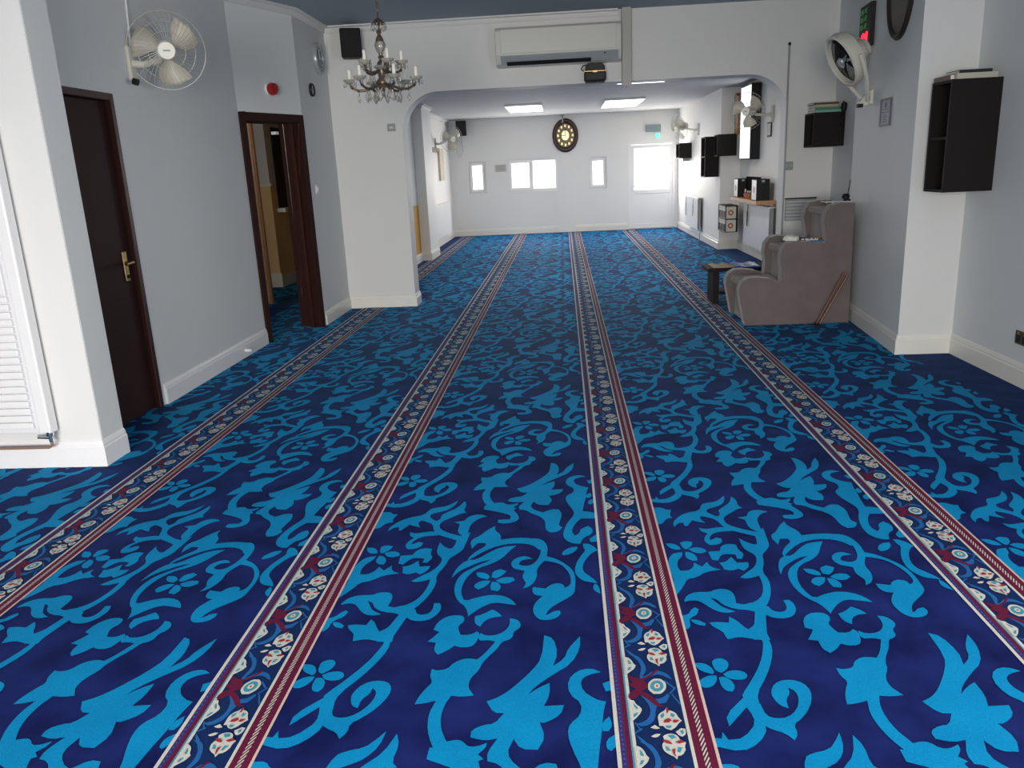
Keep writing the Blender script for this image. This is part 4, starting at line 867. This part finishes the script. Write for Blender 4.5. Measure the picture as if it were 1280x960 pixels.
for i, yy in enumerate((12.12, 12.28, 12.42, 12.58)):
    t_ = empty('oil_bottle', (2.74, yy, .90), ['small amber bottle on the oak shelf, closest to the near gift box', 'small amber bottle on the oak shelf, second from the near gift box', 'small amber bottle on the oak shelf, third from the near gift box', 'small amber bottle with a white cap, furthest on the oak shelf'][i], 'bottle', 'amber bottles on the oak shelf')
    MB().lathe([(0, 0), (.018, 0), (.02, .01), (.02, .07), (.010, .085), (.008, .095)], n=12).build('bottle', mat('amber_glass', (.35, .10, .03), .15), t_, smooth=50)
    MB().lathe([(.010, .093), (.011, .115+.02*(i == 3)), (0, .117+.02*(i == 3))], n=10).build('cap', M_candle, t_, smooth=50)
# ---------------- rack of box files on the pier
rk = empty('file_rack', (2.70, 13.66, .34), 'two-tier black wall rack filled with box files past the arch', 'rack')
MB().box(-.10, .10, -.30, .30, -.008, .0).build('shelf', M_black, rk); MB().box(-.10, .10, -.30, .30, .20, .208).build('shelf', M_black, rk); MB().box(-.10, .10, -.30, .30, .408, .416).build('shelf', M_black, rk)
MB().box(.09, .10, -.30, .30, 0, .408).build('back_panel', M_black, rk)
for yy in (.294, -.306):
    MB().box(-.10, -.088, yy, yy+.012, 0, .408).build('post', M_black, rk)
for j, zz in enumerate((0, .208)):
    for i in range(3):
        y0 = 13.37+.19*i
        bx = empty('box_file', (2.69, y0+.09, .34+zz+.001), ['lower', 'upper'][j]+' tier box file in the black wall rack, '+['nearest the camera', 'in the middle', 'furthest from the camera'][i], 'box file', 'box files in the black rack')
        MB().box(-.085, .085, -.088, .088, 0, .19).build('case', mat('file_white', (.62, .58, .50), .6), bx, bevel=.002)
        MB().box(-.088, -.085, -.075, .075, .01, .12).build('spine_label', M_black, bx)
        MB().lathe([(.0, 0), (.010, 0), (.010, .003), (0, .003)], n=10, M=frame_to((-.085, 0, .155), (-1, 0, 0))).build('finger_hole', M_black, bx)
        if i == 0: MB().lathe([(.022, 0), (.045, 0), (.045, .0015), (.022, .0015), (.022, 0)], n=18, M=frame_to((.0, -.088, .095), (0, -1, 0))).build('round_emblem', mat('rust_print', (.35, .10, .05), .6), bx)

# ---------------- tall screen on right wall and pendulum clock
tv = empty('wall_screen', (2.94, 12.95, 1.46), 'tall black screen with a painted white window reflection on the right wall past the arch', 'screen')
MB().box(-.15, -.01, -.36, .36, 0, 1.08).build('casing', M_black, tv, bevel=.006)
MB().box(-.154, -.15, -.335, .335, .02, 1.06).build('display', M_screen_glare, tv)  # glowing white face stands in for reflected window light
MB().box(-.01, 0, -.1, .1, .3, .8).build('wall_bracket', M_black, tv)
pc = empty('pendulum_clock', (2.94, 13.70, 1.86), 'brown wooden pendulum clock beside the tall screen in the rear hall', 'clock')
MB().box(-.14, 0, -.12, .12, 0, .55).build('case', mat('teak_case', (.30, .15, .06), .45, noise=.2, nscale=12), pc, bevel=.006)
MB().prism([(-.14, .55), (.14, .55), (.1, .59), (0, .63), (-.1, .59)], lambda a, b: Vector((-.15, a, b)), lambda a, b: Vector((0, a, b))).build('crown', mat('teak_case', (.3, .15, .06), .45), pc, bevel=.004)
MB().lathe([(0, .004), (.085, .004), (.085, 0)], n=24, M=frame_to((-.14, 0, .42), (-1, 0, 0))).build('dial', M_paper, pc)
MB().tube([(-.143, 0, .32), (-.143, .01, .12)], .003, 5).lathe([(0, .004), (.03, .004), (.03, 0)], n=14, M=frame_to((-.143, .012, .10), (-1, 0, 0))).build('pendulum', M_brass, pc)
ph = empty('picture_frame', (2.94, 12.05, 1.76), 'tiny black framed picture beside the fan past the arch', 'picture frame')
MB().box(-.014, 0, -.11, .11, 0, .20).build('frame', M_black, ph, bevel=.003); MB().box(-.016, -.014, -.085, .085, .02, .18).build('print', M_paper, ph)
# bead string from the fan bracket
pl = empty('pull_cord', (2.925, 10.2, 2.2), 'thin dark cord hanging on the wall just past the arch', 'cord')
MB().tube([(0, 0, 0), (.004, .004, -.4), (0, 0, -.75)], .005, 6).build('cord', M_black, pl)

# ---------------- rack frame on left rear wall
bd = empty('wall_rail', (-2.58, 16.2, 1.93), 'brown wooden rail with a pale upright on the left wall of the rear hall', 'rail')
MB().box(.0, .05, -.85, .95, -.05, .03).build('rail', mat('grey_brown_wood', (.20, .165, .13), .6), bd, bevel=.004)
MB().box(.0, .045, .95, 1.5, -.62, .03).build('upright', mat('pale_beige_wood', (.60, .52, .40), .6), bd, bevel=.004)
MB().tube([(.05, -.3, -.02), (.055, -.3, -.2), (.05, -.27, -.26)], .006, 6).build('hook_cord', M_grey, bd)

# ---------------- far wall oval clock, pipe, exit light, notice
oc = empty('wall_clock', (.085, 18.99, 2.155), 'oval dark walnut clock with gold numerals on the far wall', 'clock')
Mo = frame_to((0,0,0), (0,-1,0)) @ Matrix.Diagonal((1, 1.25, 1, 1))
MB().lathe([(.292, 0), (.295, .02), (.28, .045), (.25, .05), (.225, .04), (.205, .02), (.205, 0)], n=44, M=Mo).build('case', M_maroon, oc, smooth=50)
MB().lathe([(0, .021), (.206, .021), (.206, .004)], n=40, M=Mo).build('dial', M_face, oc, smooth=50)
for i in range(12):
    a = i*PI/6; x, z = .165*math.sin(a), .165*1.25*math.cos(a)
    MB().box(x-.02, x+.02, -.030, -.021, z-.028, z+.028).build('numeral', M_gold, oc, bevel=.006)
MB().lathe([(0, .024), (.085, .024), (.085, .02)], n=24, M=Mo).build('centre_disc', M_gold, oc, smooth=50)
MB().box(-.006, .006, -.036, -.032, -.01, .14).box(-.10, .01, -.034, -.030, -.006, .006).build('hands', M_black, oc)
pp = empty('ceiling_pipe', (.03, 18.9, 2.6), 'short grey pipe coming down from the ceiling above the oval walnut clock', 'pipe')
MB().tube([(0, 0, 0), (0, .03, -.1), (0, .06, -.17)], .02, 10).build('pipe', M_grey, pp, smooth=True); MB().lathe([(.05, 0), (.045, -.02), (0, -.02)][::-1], n=14).build('flange', M_grey, pp)
ex = empty('exit_light', (2.055, 19.0, 2.215), 'grey emergency light box above the glazed far door', 'emergency light')
MB().box(-.165, .165, -.07, 0, -.07, .075).build('housing', mat('pale_blue_grey_plastic', (.25, .33, .35), .5), ex, bevel=.008)
el = empty('exit_lamp', (2.15, 19.0, 2.06), 'small glowing green lamp just below the grey emergency light box', 'lamp')
MB().lathe([(0, .05), (.035, .045), (.05, .02), (.05, 0)][::-1], n=16, M=frame_to((0,0,0), (0,-1,0))).build('lens', M_exit, el, smooth=True)
MB().box(-.06, .06, -.012, 0, -.055, .06).build('mount', M_whitegloss, el, bevel=.004)
no = empty('notice', (-1.42, 19.0, 1.50), 'small pale notice on the far wall between the left windows', 'notice')
MB().box(-.13, .13, -.006, 0, -.075, .085).build('sheet', mat('pale_notice', (.52, .51, .49), .7), no)
b = MB()
for i in range(4): b.box(-.10, .10-.03*(i % 2), -.008, -.006, .05-.03*i, .060-.03*i)
b.build('lettering', mat('grey_ink', (.35, .33, .31), .7), no)

# ---------------- ceiling panel lights in the rear hall
k = 0
LB = ['left panel light of the pair nearer the far wall', 'right panel light of the pair nearer the far wall', 'left panel light of the pair just behind the arch', 'right panel light of the pair just behind the arch']
for (x0, x1, y0, y1) in ((-1.02, -.34, 15.15, 16.85), (.78, 1.49, 15.0, 16.9), (-1.02, -.34, 10.3, 11.95), (.78, 1.46, 10.3, 12.05)):
    r = empty('ceiling_light', ((x0+x1)/2, (y0+y1)/2, 2.6), LB[k], 'ceiling light', 'rear hall panel lights'); k += 1
    a, c = (x1-x0)/2, (y1-y0)/2
    b = MB(); b.box(-a, a, -c, -c+.02, -.035, 0); b.box(-a, a, c-.02, c, -.035, 0); b.box(-a, -a+.02, -c+.02, c-.02, -.035, 0); b.box(a-.02, a, -c+.02, c-.02, -.035, 0)
    b.build('frame', M_whitegloss, r)
    MB().box(-a+.02, a-.02, -c+.02, c-.02, -.03, -.015).build('diffuser', M_tube, r)
